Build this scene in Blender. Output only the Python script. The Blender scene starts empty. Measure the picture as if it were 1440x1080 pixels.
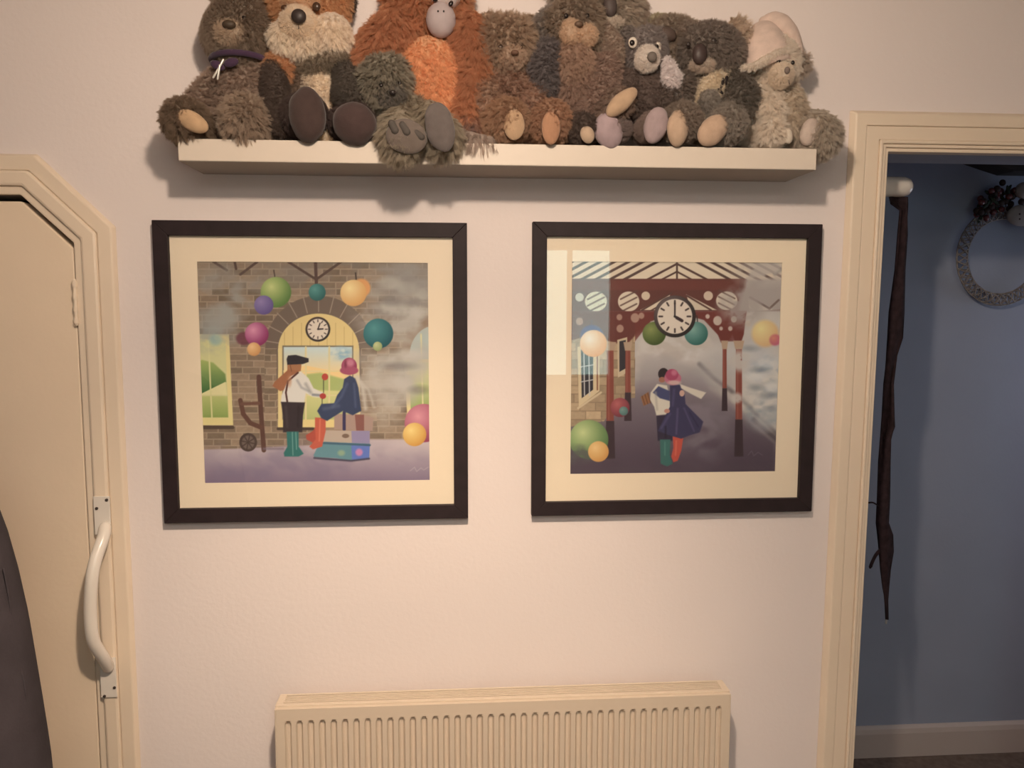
import bpy, bmesh, math, random
import numpy as np
from mathutils import Vector, Matrix, noise
random.seed(7); rng = np.random.default_rng(7)
PI = math.pi
C = bpy.context.scene.collection
S = bpy.context.scene

# ------------------------------------------------------------------ camera, world, lights, exposure
YAW, PITCH, ROLL, FPX = 0.0692211, -0.0941850, 0.0013867, 1080.0
CAM = np.array([0.0, -1.8, 1.6])
def _basis():
    cy, sy, cp, sp, cr, sr = math.cos(YAW), math.sin(YAW), math.cos(PITCH), math.sin(PITCH), math.cos(ROLL), math.sin(ROLL)
    f = np.array([sy*cp, cy*cp, sp]); rt = np.array([cy, -sy, 0.0]); up = np.cross(rt, f)
    return rt*cr + up*sr, -rt*sr + up*cr, f
RT, UP, FW = _basis()
def at(u, v, y):
    """world point on the plane y that the photograph shows at pixel u, v"""
    d = RT*(u-720)/FPX - UP*(v-540)/FPX + FW
    p = CAM + d*((y-CAM[1])/d[1]); p[1] = y
    return Vector(p)
cd = bpy.data.cameras.new('camera'); cam = bpy.data.objects.new('camera', cd); C.objects.link(cam)
cd.sensor_fit = 'HORIZONTAL'; cd.sensor_width = 36.0; cd.lens = FPX/1440*36.0; cd.clip_start = 0.05
M = Matrix(((RT[0], UP[0], -FW[0], CAM[0]), (RT[1], UP[1], -FW[1], CAM[1]), (RT[2], UP[2], -FW[2], CAM[2]), (0, 0, 0, 1)))
cam.matrix_world = M
S.camera = cam
S.view_settings.view_transform = 'Standard'; S.view_settings.look = 'None'
S.view_settings.gamma = 1.0; S.view_settings.use_curve_mapping = False
S.view_settings.exposure = 0.0
w = bpy.data.worlds.new('daylight'); S.world = w; w.use_nodes = True
w.node_tree.nodes['Background'].inputs[0].default_value = (0.72, 1.0, 0.92, 1)
w.node_tree.nodes['Background'].inputs[1].default_value = 5.0
def light(kind, loc, energy, col, size, aim=None, **k):
    l = bpy.data.lights.new('room_lamp', kind); l.energy = energy; l.color = col
    o = bpy.data.objects.new('room_lamp', l); C.objects.link(o); o.location = loc
    for a, b in k.items(): setattr(l, a, b)
    if kind == 'AREA': l.size = size
    else: l.shadow_soft_size = size
    if aim is not None: o.rotation_euler = (Vector(aim)-Vector(loc)).to_track_quat('-Z', 'Y').to_euler()
    return o
# the pendant lamp of the room, above and a little in front of the photographer
light('POINT', (0.02, -1.29, 2.30), 51, (1.0, 0.80, 0.62), 0.042)                   # glow through the lamp's translucent shade
light('SPOT', (0.02, -1.29, 2.30), 96, (1.0, 0.77, 0.56), 0.042, aim=(-0.12, -0.62, 1.04), spot_size=math.radians(74), spot_blend=1.0)   # open bottom of the shade
# unseen fill light added behind the camera to lift the shaded areas
light('AREA', (0.1, -2.7, 2.36), 28, (1.0, 0.90, 0.80), 1.3, aim=(0.1, -2.7, 0))

# cool unseen fill light added at the passage's right end to brighten it
light('AREA', (2.75, 0.42, 1.5), 2.6, (0.80, 0.84, 1.0), 0.5, aim=(1.2, 0.6, 1.3))

# ------------------------------------------------------------------ materials
def mat(name, col, rough=0.6, spec=0.4, metal=0.0, var=0.0, scale=20.0, bump=0.0, bscale=150.0, sheen=0.0, coat=0.0):
    m = bpy.data.materials.new(name); m.use_nodes = True
    nt = m.node_tree; b = nt.nodes['Principled BSDF']
    b.inputs['Base Color'].default_value = (*col, 1); b.inputs['Roughness'].default_value = rough
    b.inputs['Specular IOR Level'].default_value = spec; b.inputs['Metallic'].default_value = metal
    if sheen: b.inputs['Sheen Weight'].default_value = sheen
    if coat: b.inputs['Coat Weight'].default_value = coat
    if var or bump:
        tc = nt.nodes.new('ShaderNodeTexCoord')
    if var:
        n = nt.nodes.new('ShaderNodeTexNoise'); n.inputs['Scale'].default_value = scale; n.inputs['Detail'].default_value = 4
        r = nt.nodes.new('ShaderNodeValToRGB')
        r.color_ramp.elements[0].position = 0.3; r.color_ramp.elements[1].position = 0.7
        r.color_ramp.elements[0].color = (*[c*(1-var) for c in col], 1); r.color_ramp.elements[1].color = (*[min(1, c*(1+var)) for c in col], 1)
        nt.links.new(tc.outputs['Object'], n.inputs['Vector']); nt.links.new(n.outputs['Fac'], r.inputs[0]); nt.links.new(r.outputs[0], b.inputs['Base Color'])
    if bump:
        n = nt.nodes.new('ShaderNodeTexNoise'); n.inputs['Scale'].default_value = bscale; n.inputs['Detail'].default_value = 3
        bp = nt.nodes.new('ShaderNodeBump'); bp.inputs['Strength'].default_value = bump; bp.inputs['Distance'].default_value = 0.002
        nt.links.new(tc.outputs['Object'], n.inputs['Vector']); nt.links.new(n.outputs['Fac'], bp.inputs['Height']); nt.links.new(bp.outputs[0], b.inputs['Normal'])
    return m
def L(r, g, b):
    return tuple(((c/255)/12.92 if c <= 10 else ((c/255+0.055)/1.055)**2.4) for c in (r, g, b))
_fur = {}
def fur(col, var=0.07):
    key = (tuple(round(c, 4) for c in col), var)
    if key in _fur: return _fur[key]
    g_ = sum(col)/3; col = tuple((c*0.60+g_*0.40)*k for c, k in zip(col, (3.1, 3.08, 3.12))); g_ = 1+0.60*max(col); col = tuple(c/g_ for c in col)
    m = bpy.data.materials.new('plush_fur'); m.use_nodes = True; nt = m.node_tree; b = nt.nodes['Principled BSDF']
    b.inputs['Roughness'].default_value = 0.85; b.inputs['Specular IOR Level'].default_value = 0.12
    tc = nt.nodes.new('ShaderNodeTexCoord'); n = nt.nodes.new('ShaderNodeTexNoise'); n.inputs['Scale'].default_value = 38; n.inputs['Detail'].default_value = 3
    hi = nt.nodes.new('ShaderNodeHairInfo')
    ad = nt.nodes.new('ShaderNodeMath'); ad.operation = 'MULTIPLY_ADD'; ad.inputs[1].default_value = 0.45
    ad2 = nt.nodes.new('ShaderNodeMath'); ad2.operation = 'MULTIPLY'; ad2.inputs[1].default_value = 0.7
    r = nt.nodes.new('ShaderNodeValToRGB'); r.color_ramp.elements[0].position = 0.3; r.color_ramp.elements[1].position = 0.8
    r.color_ramp.elements[0].color = (*[c*(1-var*1.3) for c in col], 1); r.color_ramp.elements[1].color = (*[min(1, c*(1+var*1.3)) for c in col], 1)
    nt.links.new(tc.outputs['Object'], n.inputs['Vector']); nt.links.new(n.outputs['Fac'], ad2.inputs[0])
    nt.links.new(hi.outputs['Random'], ad.inputs[0]); nt.links.new(ad2.outputs[0], ad.inputs[2])
    nt.links.new(ad.outputs[0], r.inputs[0]); nt.links.new(r.outputs[0], b.inputs['Base Color'])
    ou = nt.nodes['Material Output']; tl = nt.nodes.new('ShaderNodeBsdfTranslucent'); mx = nt.nodes.new('ShaderNodeMixShader'); mx.inputs[0].default_value = 0.5
    nt.links.new(r.outputs[0], tl.inputs[0]); nt.links.new(b.outputs[0], mx.inputs[1]); nt.links.new(tl.outputs[0], mx.inputs[2]); nt.links.new(mx.outputs[0], ou.inputs[0])
    _fur[key] = m; return m
wall_m = mat('painted_wall', (0.76, 0.685, 0.665), 0.75, 0.25, var=0.02, scale=1.6, bump=0.25, bscale=90)
room_m = mat('room_wall_paint', (0.46, 0.42, 0.40), 0.85, 0.2)
cream_m = mat('cream_gloss_paint', (0.76, 0.64, 0.51), 0.42, 0.4, var=0.02, scale=6, bump=0.15, bscale=40)
door_m = mat('cream_door_paint', (0.80, 0.66, 0.51), 0.5, 0.35, var=0.03, scale=4, bump=0.2, bscale=70)
white_m = mat('white_laminate', (0.61, 0.54, 0.465), 0.45, 0.35)
blue_m = mat('blue_wall_paint', (0.30, 0.335, 0.43), 0.8, 0.2, var=0.05, scale=2.5, bump=0.2, bscale=80)
rad_m = mat('radiator_enamel', (0.62, 0.52, 0.415), 0.4, 0.4)
black_m = mat('black_frame_wood', (0.022, 0.014, 0.016), 0.6, 0.25, var=0.15, scale=30)
mount_m = mat('cream_mount_board', (0.84, 0.74, 0.585), 0.9, 0.1, bump=0.1, bscale=300)
handle_m = mat('white_plastic', (0.74, 0.69, 0.63), 0.25, 0.5, coat=0.3)
screw_m = mat('screw_metal', (0.12, 0.10, 0.09), 0.5, 0.5, metal=0.6)
dark_m = mat('charcoal_fabric', (0.045, 0.038, 0.043), 0.95, 0.08, var=0.2, scale=12, bump=0.4, bscale=200)
strap_m = mat('dark_strap_cloth', (0.030, 0.019, 0.022), 0.9, 0.1, var=0.3, scale=60)
floor_m = mat('carpet', (0.16, 0.12, 0.10), 0.95, 0.1, var=0.2, scale=40, bump=0.5, bscale=200)
skirt_m = mat('dull_skirting_paint', (0.50, 0.43, 0.40), 0.6, 0.3)
brown_m = mat('dark_brown_wood', (0.030, 0.024, 0.018), 0.6, 0.3, var=0.3, scale=12)

# ------------------------------------------------------------------ mesh helpers
def obj(name, bm, m, parent=None, smooth=False, bevel=0.0, mats=None):
    me = bpy.data.meshes.new(name)
    if parent is not None: bmesh.ops.translate(bm, verts=bm.verts, vec=-parent_loc(parent))
    bm.normal_update(); bm.to_mesh(me); bm.free()
    for x in (mats or [m]): me.materials.append(x)
    o = bpy.data.objects.new(name, me); C.objects.link(o)
    if parent is not None: o.parent = parent
    if smooth: me.polygons.foreach_set('use_smooth', [True]*len(me.polygons))
    if bevel:
        b = o.modifiers.new('bevel', 'BEVEL'); b.width = bevel; b.segments = 2; b.limit_method = 'ANGLE'
    return o
def parent_loc(p):
    v = Vector((0, 0, 0))
    while p is not None: v += p.location; p = p.parent
    return v
def thing(name, label, cat, loc, group=None):
    o = bpy.data.objects.new(name, None); C.objects.link(o); o.location = loc; o.empty_display_size = 0.05
    o['label'] = label; o['category'] = cat
    if group: o['group'] = group
    return o
def tag(o, label=None, cat=None, group=None, kind=None):
    if label: o['label'] = label
    if cat: o['category'] = cat
    if group: o['group'] = group
    if kind: o['kind'] = kind
    return o
def box(bm, a, b):
    x0, y0, z0 = a; x1, y1, z1 = b
    v = [bm.verts.new(p) for p in ((x0, y0, z0), (x1, y0, z0), (x1, y1, z0), (x0, y1, z0), (x0, y0, z1), (x1, y0, z1), (x1, y1, z1), (x0, y1, z1))]
    for f in ((0, 3, 2, 1), (4, 5, 6, 7), (0, 1, 5, 4), (1, 2, 6, 5), (2, 3, 7, 6), (3, 0, 4, 7)): bm.faces.new([v[i] for i in f])
def bx(*boxes):
    bm = bmesh.new()
    for a, b in boxes: box(bm, a, b)
    return bm
def prism(bm, pts, y0, y1):
    """polygon given as x, z pairs, extruded from y0 (front) to y1"""
    f = [bm.verts.new((x, y0, z)) for x, z in pts]; g = [bm.verts.new((x, y1, z)) for x, z in pts]
    bm.faces.new(f); bm.faces.new(list(reversed(g))); n = len(pts)
    for i in range(n): bm.faces.new((f[i], g[i], g[(i+1) % n], f[(i+1) % n]))
def tube(bm, pts, rad, seg=12, caps=True, flat=1.0, side=None):
    pts = [Vector(p) for p in pts]; n = len(pts)
    if not hasattr(rad, '__len__'): rad = [rad]*n
    if caps:   # rounded ends
        a, b = (pts[0]-pts[1]).normalized(), (pts[-1]-pts[-2]).normalized()
        pre = [(pts[0]+a*rad[0]*math.sin(t), rad[0]*math.cos(t)) for t in (1.45, 1.05, 0.55)]
        post = [(pts[-1]+b*rad[-1]*math.sin(t), rad[-1]*math.cos(t)) for t in (0.55, 1.05, 1.45)]
        pts = [p for p, _ in pre]+pts+[p for p, _ in post]; rad = [r for _, r in pre]+list(rad)+[r for _, r in post]; n = len(pts)
    rings = []; ref = Vector(side) if side else Vector((0.13, 1, 0.07))
    for i in range(n):
        t = (pts[min(i+1, n-1)]-pts[max(i-1, 0)]).normalized()
        u = (ref-t*ref.dot(t)).normalized(); v = t.cross(u); ref = u
        rings.append([bm.verts.new(pts[i]+(u*math.cos(2*PI*k/seg)*flat+v*math.sin(2*PI*k/seg))*rad[i]) for k in range(seg)])
    for i in range(n-1):
        for k in range(seg): bm.faces.new((rings[i][k], rings[i][(k+1) % seg], rings[i+1][(k+1) % seg], rings[i+1][k]))
    bm.faces.new(list(reversed(rings[0]))); bm.faces.new(rings[-1])
    return bm
def spline(pts, n=6):
    pts = [Vector(p) for p in pts]; out = []; P = [pts[0]]+pts+[pts[-1]]
    for i in range(1, len(P)-2):
        for k in range(n):
            t = k/n; a, b, c, d = P[i-1], P[i], P[i+1], P[i+2]
            out.append(0.5*((2*b)+(c-a)*t+(2*a-5*b+4*c-d)*t*t+(3*b-a-3*c+d)*t**3))
    out.append(pts[-1]); return out
def ball(bm, c, r, seg=24, rings=16, rot=0.0, lump=0.0, lf=14.0, tip=0.0):
    """ellipsoid of radii r=(x,y,z) m, turned by rot in the wall plane, with soft lumps"""
    c = Vector(c); s0 = bmesh.ops.create_uvsphere(bm, u_segments=seg, v_segments=rings, radius=1.0)
    R = Matrix.Rotation(rot, 4, 'Y'); T = Matrix.Rotation(tip, 4, 'X')
    for v in s0['verts']:
        d = Vector((v.co.x*r[0], v.co.y*r[1], v.co.z*r[2]))
        if lump: d *= 1+lump*noise.noise((c+d)*lf)
        v.co = c+(R @ (T @ d))
    return bm

# ------------------------------------------------------------------ the setting
X0, X1, YB, ZC = -2.3, 2.5, -3.6, 2.42
# left door opening with clipped corners, right door opening; both reach the floor
DL = [(-1.73, 0.0), (-1.73, 1.745), (-1.62, 1.858), (-0.958, 1.858), (-0.848, 1.752), (-0.848, 0.0)]
def lean(x, z): return x-0.006-(1.983-z)*0.0108      # the right door frame is slightly out of plumb
bm = bx(((X0, 0, 0), (-1.73, .12, ZC)), ((-1.73, 0, 1.858), (-0.848, .12, ZC)), ((lean(1.015, 1.983), 0, 1.983), (1.80, .12, ZC)), ((1.80, 0, 0), (X1, .12, ZC)))
prism(bm, [(-0.848, 0), (lean(1.015, 0), 0), (lean(1.015, 1.983), 1.983), (lean(1.015, 1.983), ZC), (-0.848, ZC)], 0.0, 0.12)
prism(bm, [DL[1], DL[2], (-1.73, 1.858)], 0.0, 0.12); prism(bm, [DL[3], DL[4], (-0.848, 1.858)], 0.0, 0.12)
bmesh.ops.recalc_face_normals(bm, faces=bm.faces)
tag(obj('wall_back', bm, wall_m), kind='structure')
tag(obj('floor', bx(((X0-.1, YB-.1, -.1), (X1+.5, 1.0, 0))), floor_m), kind='structure')
tag(obj('ceiling', bx(((X0-.1, YB-.1, ZC), (X1+.5, 1.0, ZC+.1))), room_m), kind='structure')
tag(obj('wall_left', bx(((X0-.1, YB, 0), (X0, 0.12, ZC))), room_m), kind='structure')
tag(obj('wall_right', bx(((X1, YB, 0), (X1+.1, 0.0, ZC))), room_m), kind='structure')
# wall behind the photographer, with the window whose reflection shows in the picture glass
WX0, WX1, WZ0, WZ1 = 0.56, 1.10, 1.12, 2.06
bm = bx(((X0-.1, YB-.12, 0), (WX0, YB, ZC)), ((WX1, YB-.12, 0), (X1+.1, YB, ZC)), ((WX0, YB-.12, 0), (WX1, YB, WZ0)), ((WX0, YB-.12, WZ1), (WX1, YB, ZC)))
tag(obj('wall_front', bm, room_m), kind='structure')
g = bpy.data.materials.new('window_glass'); g.use_nodes = True; nt = g.node_tree; nt.nodes.clear()
def thin_glass(nt, ior, gl=1.0):
    out = nt.nodes.new('ShaderNodeOutputMaterial'); tr = nt.nodes.new('ShaderNodeBsdfTransparent'); go = nt.nodes.new('ShaderNodeBsdfGlossy')
    go.inputs['Roughness'].default_value = 0.0; ge = nt.nodes.new('ShaderNodeNewGeometry'); r0 = ((ior-1)/(ior+1))**2
    dt_ = nt.nodes.new('ShaderNodeVectorMath'); dt_.operation = 'DOT_PRODUCT'; nt.links.new(ge.outputs['Normal'], dt_.inputs[0]); nt.links.new(ge.outputs['Incoming'], dt_.inputs[1])
    def ma(op, a, b=None):   # Schlick reflectance of a thin pane, the same from both sides
        m_ = nt.nodes.new('ShaderNodeMath'); m_.operation = op
        for i_, q_ in enumerate((a, b)):
            if q_ is None: continue
            if isinstance(q_, float): m_.inputs[i_].default_value = q_
            else: nt.links.new(q_, m_.inputs[i_])
        return m_.outputs[0]
    k_ = ma('POWER', ma('SUBTRACT', 1.0, ma('ABSOLUTE', dt_.outputs['Value'])), 5.0)
    fac_ = ma('ADD', ma('MULTIPLY', k_, 1.0-r0), float(r0*1.5))
    mx = nt.nodes.new('ShaderNodeMixShader'); nt.links.new(fac_, mx.inputs[0]); nt.links.new(tr.outputs[0], mx.inputs[1]); nt.links.new(go.outputs[0], mx.inputs[2])
    nt.links.new(mx.outputs[0], out.inputs[0])
thin_glass(nt, 1.45)
wn = thing('window_1', 'white framed window in the wall behind the photographer', 'window', (0.83, YB-.06, WZ0)); wn['kind'] = 'structure'; del wn['category']; del wn['label']
obj('window_frame', bx(((WX0, YB-.09, WZ0), (WX0+.03, YB-.03, WZ1)), ((WX1-.03, YB-.09, WZ0), (WX1, YB-.03, WZ1)), ((WX0+.03, YB-.09, WZ1-.03), (WX1-.03, YB-.03, WZ1)), ((WX0+.03, YB-.09, WZ0), (WX1-.03, YB-.03, WZ0+.03)), ((0.765, YB-.08, WZ0+.03), (0.80, YB-.04, WZ1-.03))), white_m, wn)
obj('pane', bx(((WX0+.03, YB-.062, WZ0+.03), (0.765, YB-.058, WZ1-.03))), g, wn)
obj('pane', bx(((0.80, YB-.062, WZ0+.03), (WX1-.03, YB-.058, WZ1-.03))), g, wn)

# the passage beyond the right doorway: blue walls
tag(obj('wall_passage_rear', bx(((0.3, 0.75, 0), (X1+.5, 0.85, ZC))), blue_m), kind='structure')
tag(obj('wall_passage_left', bx(((0.2, 0.12, 0), (0.3, 0.85, ZC))), blue_m), kind='structure')
tag(obj('wall_passage_right', bx(((X1+.4, 0.0, 0), (X1+.5, 0.85, ZC))), blue_m), kind='structure')
tag(obj('wall_passage_front', bx(((0.3, 0.1201, 0), (lean(1.015, 0), 0.13, ZC)), ((1.80, 0.12, 0), (X1+.5, 0.13, ZC)), ((1.015, 0.12, 1.983), (1.80, 0.13, ZC)), ((X1, 0.0, 0), (X1+.5, 0.12, ZC))), blue_m), kind='structure')
tag(obj('wall_reveal', bx(((1.016, 0.021, 1.978), (1.799, 0.129, 1.9829)), ((1.796, 0.021, 0), (1.7999, 0.129, 1.978))), blue_m), kind='structure')
tag(obj('wall_cupboard', bx(((X0-.1, 0.30, 0), (0.2, 0.32, ZC)), ((X0-.1, 0.12, 0), (X0, 0.3, ZC))), brown_m), kind='structure')
bm = bmesh.new()   # skirting with a rounded top in the passage
sk = [(0.75, 0.0), (0.732, 0.0), (0.732, 0.088), (0.736, 0.104), (0.745, 0.112), (0.75, 0.113)]
a = [bm.verts.new((0.3, y, z)) for y, z in sk]; b = [bm.verts.new((X1+.4, y, z)) for y, z in sk]
bm.faces.new(a); bm.faces.new(list(reversed(b)))
for i in range(6): bm.faces.new((a[i], b[i], b[(i+1) % 6], a[(i+1) % 6]))
tag(obj('baseboard_passage', bm, skirt_m), kind='structure')
p = at(1352, 240, 0.70); q = at(1600, 232, 0.70)
bm = bmesh.new(); prism(bm, [(p.x, 2.11), (p.x+.10, p.z+.012), (p.x+.16, p.z-.005), (q.x+.2, p.z-.008), (q.x+.2, 2.42), (p.x, 2.42)], 0.66, 0.75)
bmesh.ops.recalc_face_normals(bm, faces=bm.faces)
tag(obj('trim_passage_beam', bm, brown_m), kind='structure')

# --- stepped cream architrave round the left cupboard door
def band(outer, inner, y0, y1, face=None):
    bm = bmesh.new(); n = len(outer)
    fo = [bm.verts.new((x, y0, z)) for x, z in (face or outer)]; fi = [bm.verts.new((x, y0, z)) for x, z in inner]
    bo = [bm.verts.new((x, y1, z)) for x, z in outer]; bi = [bm.verts.new((x, y1, z)) for x, z in inner]
    for i in range(n-1):
        bm.faces.new((fo[i], fo[i+1], fi[i+1], fi[i])); bm.faces.new((bo[i], bi[i], bi[i+1], bo[i+1]))
        bm.faces.new((fo[i], bo[i], bo[i+1], fo[i+1])); bm.faces.new((fi[i], fi[i+1], bi[i+1], bi[i]))
    for i in (0, n-1): bm.faces.new((fo[i], fi[i], bi[i], bo[i]))
    bmesh.ops.recalc_face_normals(bm, faces=bm.faces); return bm
def clip_path(o):
    """path around the opening, o metres outside its edge"""
    k = o*math.tan(PI/8); cx, r = -1.289, 0.441+o
    return [(cx-r, 0), (cx-r, 1.752+k), (cx-0.331-k, 1.858+o), (cx+0.331+k, 1.858+o), (cx+r, 1.752+k), (cx+r, 0)]
def trim(name, outer, inner, y0, bevel=0.003, face=None):
    return tag(obj(name, band(outer, inner, y0, -0.0005 if y0 < 0 else y0+0.03, face), cream_m, bevel=bevel), kind='structure')
trim('trim_1', clip_path(0.086), clip_path(0.048), -0.014, 0.003, clip_path(0.079))
trim('trim_2', clip_path(0.0478), clip_path(0.014), -0.020, 0.006)
trim('trim_3', clip_path(0.0138), clip_path(-0.004), -0.011, 0.003)
dr = bpy.data.objects.new('door_1', None); C.objects.link(dr); dr.location = (-1.289, 0.01, 0); dr['kind'] = 'structure'
pth = [(x, max(z, 0.004)) for x, z in clip_path(-0.0075)]
pth = [(x, z - (0.010 if z > 1.5 else 0)) for x, z in pth]
bm = bmesh.new(); prism(bm, pth, -0.004, 0.036); bmesh.ops.recalc_face_normals(bm, faces=bm.faces)
obj('door_panel', bm, door_m, dr, bevel=0.003)
hz0, hz1 = at(116, 456, -.01).z, at(116, 395, -.01).z; hx = -0.8535
hinge = obj('hinge', tube(bmesh.new(), [(hx, -0.012, hz0), (hx, -0.012, hz1)], 0.0042, 12), cream_m, dr, smooth=True)
for k in range(4):
    z = hz0+(hz1-hz0)*(0.08+0.28*k)
    obj('knuckle', tube(bmesh.new(), [(hx, -0.012, z-.006), (hx, -0.012, z+.006)], 0.0058, 12, caps=False), cream_m, hinge, smooth=False)

# --- right doorway architrave: flat outer board, raised board, then fine beads
def rect_path(o):
    return [(lean(1.015-o, 0), 0), (lean(1.015-o, 1.983), 1.983+o), (1.80+o, 1.983+o), (1.80+o, 0)]
trim('trim_4', rect_path(0.090), rect_path(0.052), -0.016, 0.003, rect_path(0.079))
trim('trim_5', rect_path(0.0518), rect_path(0.020), -0.013, 0.002)
trim('trim_6', rect_path(0.0198), rect_path(0.011), -0.018, 0.003)
trim('trim_7', rect_path(0.0108), rect_path(0.003), -0.013, 0.002)
tag(obj('trim_8', band(rect_path(0.0028), rect_path(-0.006), -0.008, 0.02), cream_m, bevel=0.002), kind='structure')

# ------------------------------------------------------------------ floating shelf
SY = -0.155
SX0, SX1, SZ0, SZ1 = at(250.5, 211, SY).x, at(1148, 224, SY).x, at(700, 232.5, SY).z, at(700, 202, SY).z
shelf_ = tag(obj('floating_shelf', bx(((SX0, SY, SZ0+.0008), (SX1, -0.0005, SZ1))), white_m, bevel=0.0008), 'long white floating wall shelf carrying the row of plush animals', 'shelf')
obj('underside', bx(((SX0+.0005, SY+.0006, SZ0), (SX1-.0005, -.0006, SZ0+.0007))), mat('bare_shelf_board', (0.44, 0.40, 0.36), .8, .2), shelf_)['label'] = 'bottom face with shade put into its colour'  # underside coloured darker to stand in for the shade beneath the shelf

# ------------------------------------------------------------------ radiator
RX0, RX1, RZ = -0.418, 0.632, 0.711; RF, RB = -0.120, -0.056
rad = thing('radiator', 'cream fluted panel radiator on the wall below the pictures', 'radiator', (0.107, -0.09, 0.12))
NF = 40; pw = (RX1-RX0-0.034)/NF; sub = 10; xs0 = RX0+0.017
zs = [0.12, 0.15, 0.3, 0.5, 0.60, 0.63, 0.645, 0.652, 0.657, 0.661, 0.665, 0.669, 0.673, 0.677, 0.682, 0.69, 0.702, RZ-0.002]
bm = bmesh.new(); cols = [RX0+0.004]+[xs0+pw*i/sub for i in range(NF*sub+1)]+[RX1-0.004]; G = []
for z in zs:
    row = []
    for x in cols:
        f = ((x-xs0)/pw) % 1.0; d = 0.0
        if xs0 < x < xs0+pw*NF-1e-6:
            c = abs(f-0.5)/0.30
            if c < 1:
                top = 0.681-0.012*(1-math.sqrt(max(0, 1-c*c)))
                if z < top: d = 0.0085*min(1, (1-c)*2.2)*min(1, (top-z)/0.006)*(min(1, (z-0.12)/0.03))
        row.append(bm.verts.new((x, RF+d, z)))
    G.append(row)
for i in range(len(zs)-1):
    for j in range(len(cols)-1): bm.faces.new((G[i][j], G[i][j+1], G[i+1][j+1], G[i+1][j]))
ext = bmesh.ops.extrude_face_region(bm, geom=list(bm.faces))
for e in ext['geom']:
    if isinstance(e, bmesh.types.BMVert): e.co.y = RF+0.010
bmesh.ops.recalc_face_normals(bm, faces=bm.faces)
obj('front_panel', bm, rad_m, rad, smooth=False)
for xa, xb in ((RX0, RX0+0.0035), (RX1-0.0035, RX1)):
    obj('side_panel', bx(((xa, RF+0.002, 0.125), (xb, RB, RZ-0.003))), rad_m, rad, bevel=0.001)
obj('rear_panel', bx(((RX0+.006, RB-0.006, 0.125), (RX1-.006, RB, RZ-0.006))), rad_m, rad)
obj('top_rim', bx(((RX0, RF+0.0105, RZ-.004), (RX1, RF+0.021, RZ+.002)), ((RX0, RB-.005, RZ-.004), (RX1, RB, RZ+.002)), ((RX0, RF+.021, RZ-.004), (RX0+.016, RB-.005, RZ+.002)), ((RX1-.016, RF+.021, RZ-.004), (RX1, RB-.005, RZ+.002))), rad_m, rad, bevel=0.001)
ya, yb = RF+0.021, RB-0.005
for k in range(4):
    y = ya+(yb-ya)*(k+1)/5
    obj('slat', bx(((RX0+.016, y-.0019, RZ-.003), (RX1-.016, y+.0019, RZ+.001))), rad_m, rad)
for k in range(1, 27):
    xk = RX0+.016+(RX1-RX0-.032)*k/27
    if k == 1: cb = obj('cross_bar', bx(((xk-.0012, ya, RZ-.006), (xk+.0012, yb, RZ-.0032))), rad_m, rad); x1_ = xk
    else:
        o = cb.copy(); C.objects.link(o); o.location = (xk-x1_, 0, 0)
for x in (RX0+.15, RX1-.15):
    obj('wall_bracket', bx(((x-.015, RB, 0.2), (x+.015, -0.0005, 0.6))), rad_m, rad)

# ------------------------------------------------------------------ grab handle on the left architrave
hd = thing('grab_handle', 'white curved plastic grab handle screwed to the cream door surround', 'handle', at(148, 840, -0.021))
def plate(u, v0, v1, w_):
    a = at(u, v1, -.0235); b = at(u, v0, -.0235)
    return obj('mounting_plate', bx(((a.x-w_/2, -.0240, a.z), (a.x+w_/2, -.0203, b.z))), handle_m, hd, bevel=0.0012)
for u, v0, v1, scr in ((145, 698, 752, [(136, 715), (150, 703)]), (153.5, 925, 981, [(161, 967), (147, 979)])):
    pl = plate(u, v0, v1, 0.036)
    for su, sv in scr:
        c = at(su, sv, -.0245)
        obj('screw', tube(bmesh.new(), [(c.x, -.0262, c.z), (c.x, -.0225, c.z)], 0.0034, 12, caps=False), screw_m, pl)
hp = [at(148, 742, -.028), at(145, 757, -.05), at(135, 785, -.074), at(129.5, 812, -.086), at(127, 850, -.088), at(128.5, 885, -.086), at(133, 905, -.078), at(146, 926, -.052), at(152, 938, -.028)]
obj('grip', tube(bmesh.new(), spline(hp, 6), 0.0135, 16), handle_m, hd, smooth=True)

# ------------------------------------------------------------------ charcoal cloth at the lower left
dt = bmesh.new(); yc = -0.62
edge = [(-40, 676), (-22, 712), (-2, 765), (14, 822), (28, 885), (38, 945), (47, 1000), (54, 1045), (59, 1080), (66, 1150), (74, 1300)]
rows = []
cx = at(0, 800, yc).x-0.30
zz = [at(u, v, yc).z for u, v in edge]; rr = [at(u, v, yc).x-cx for u, v in edge]
zz = [zz[0]+.10, zz[0]+.085, zz[0]+.05]+zz+[0.3, 0.005]; rr = [0.03, 0.13, 0.215]+rr+[rr[-1]+.02, rr[-1]+.03]
for i, (z, r) in enumerate(zip(zz, rr)):
    ring = []
    for k in range(96):
        a = 2*PI*k/96; fold = 1+(0.010*math.sin(5*a+z*3)+0.005*math.sin(11*a-z*5))*min(1, i/5)
        x = max(cx+r*math.cos(a)*(fold if abs(a) > .25 and abs(a-2*PI) > .25 else 1), X0+.01)
        ring.append(dt.verts.new((x, yc+r*0.62*math.sin(a)*fold, z)))
    rows.append(ring)
for i in range(len(rows)-1):
    for k in range(96): dt.faces.new((rows[i][k], rows[i+1][k], rows[i+1][(k+1) % 96], rows[i][(k+1) % 96]))
dt.faces.new(rows[0]); dt.faces.new(list(reversed(rows[-1])))
bmesh.ops.recalc_face_normals(dt, faces=dt.faces)
cl = thing('draped_cloth', 'charcoal fabric draped over a tall chair back in front of the cream cupboard door', 'fabric', (cx, yc, 0.0))
obj('cloth', dt, dark_m, cl, smooth=True)
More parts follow.
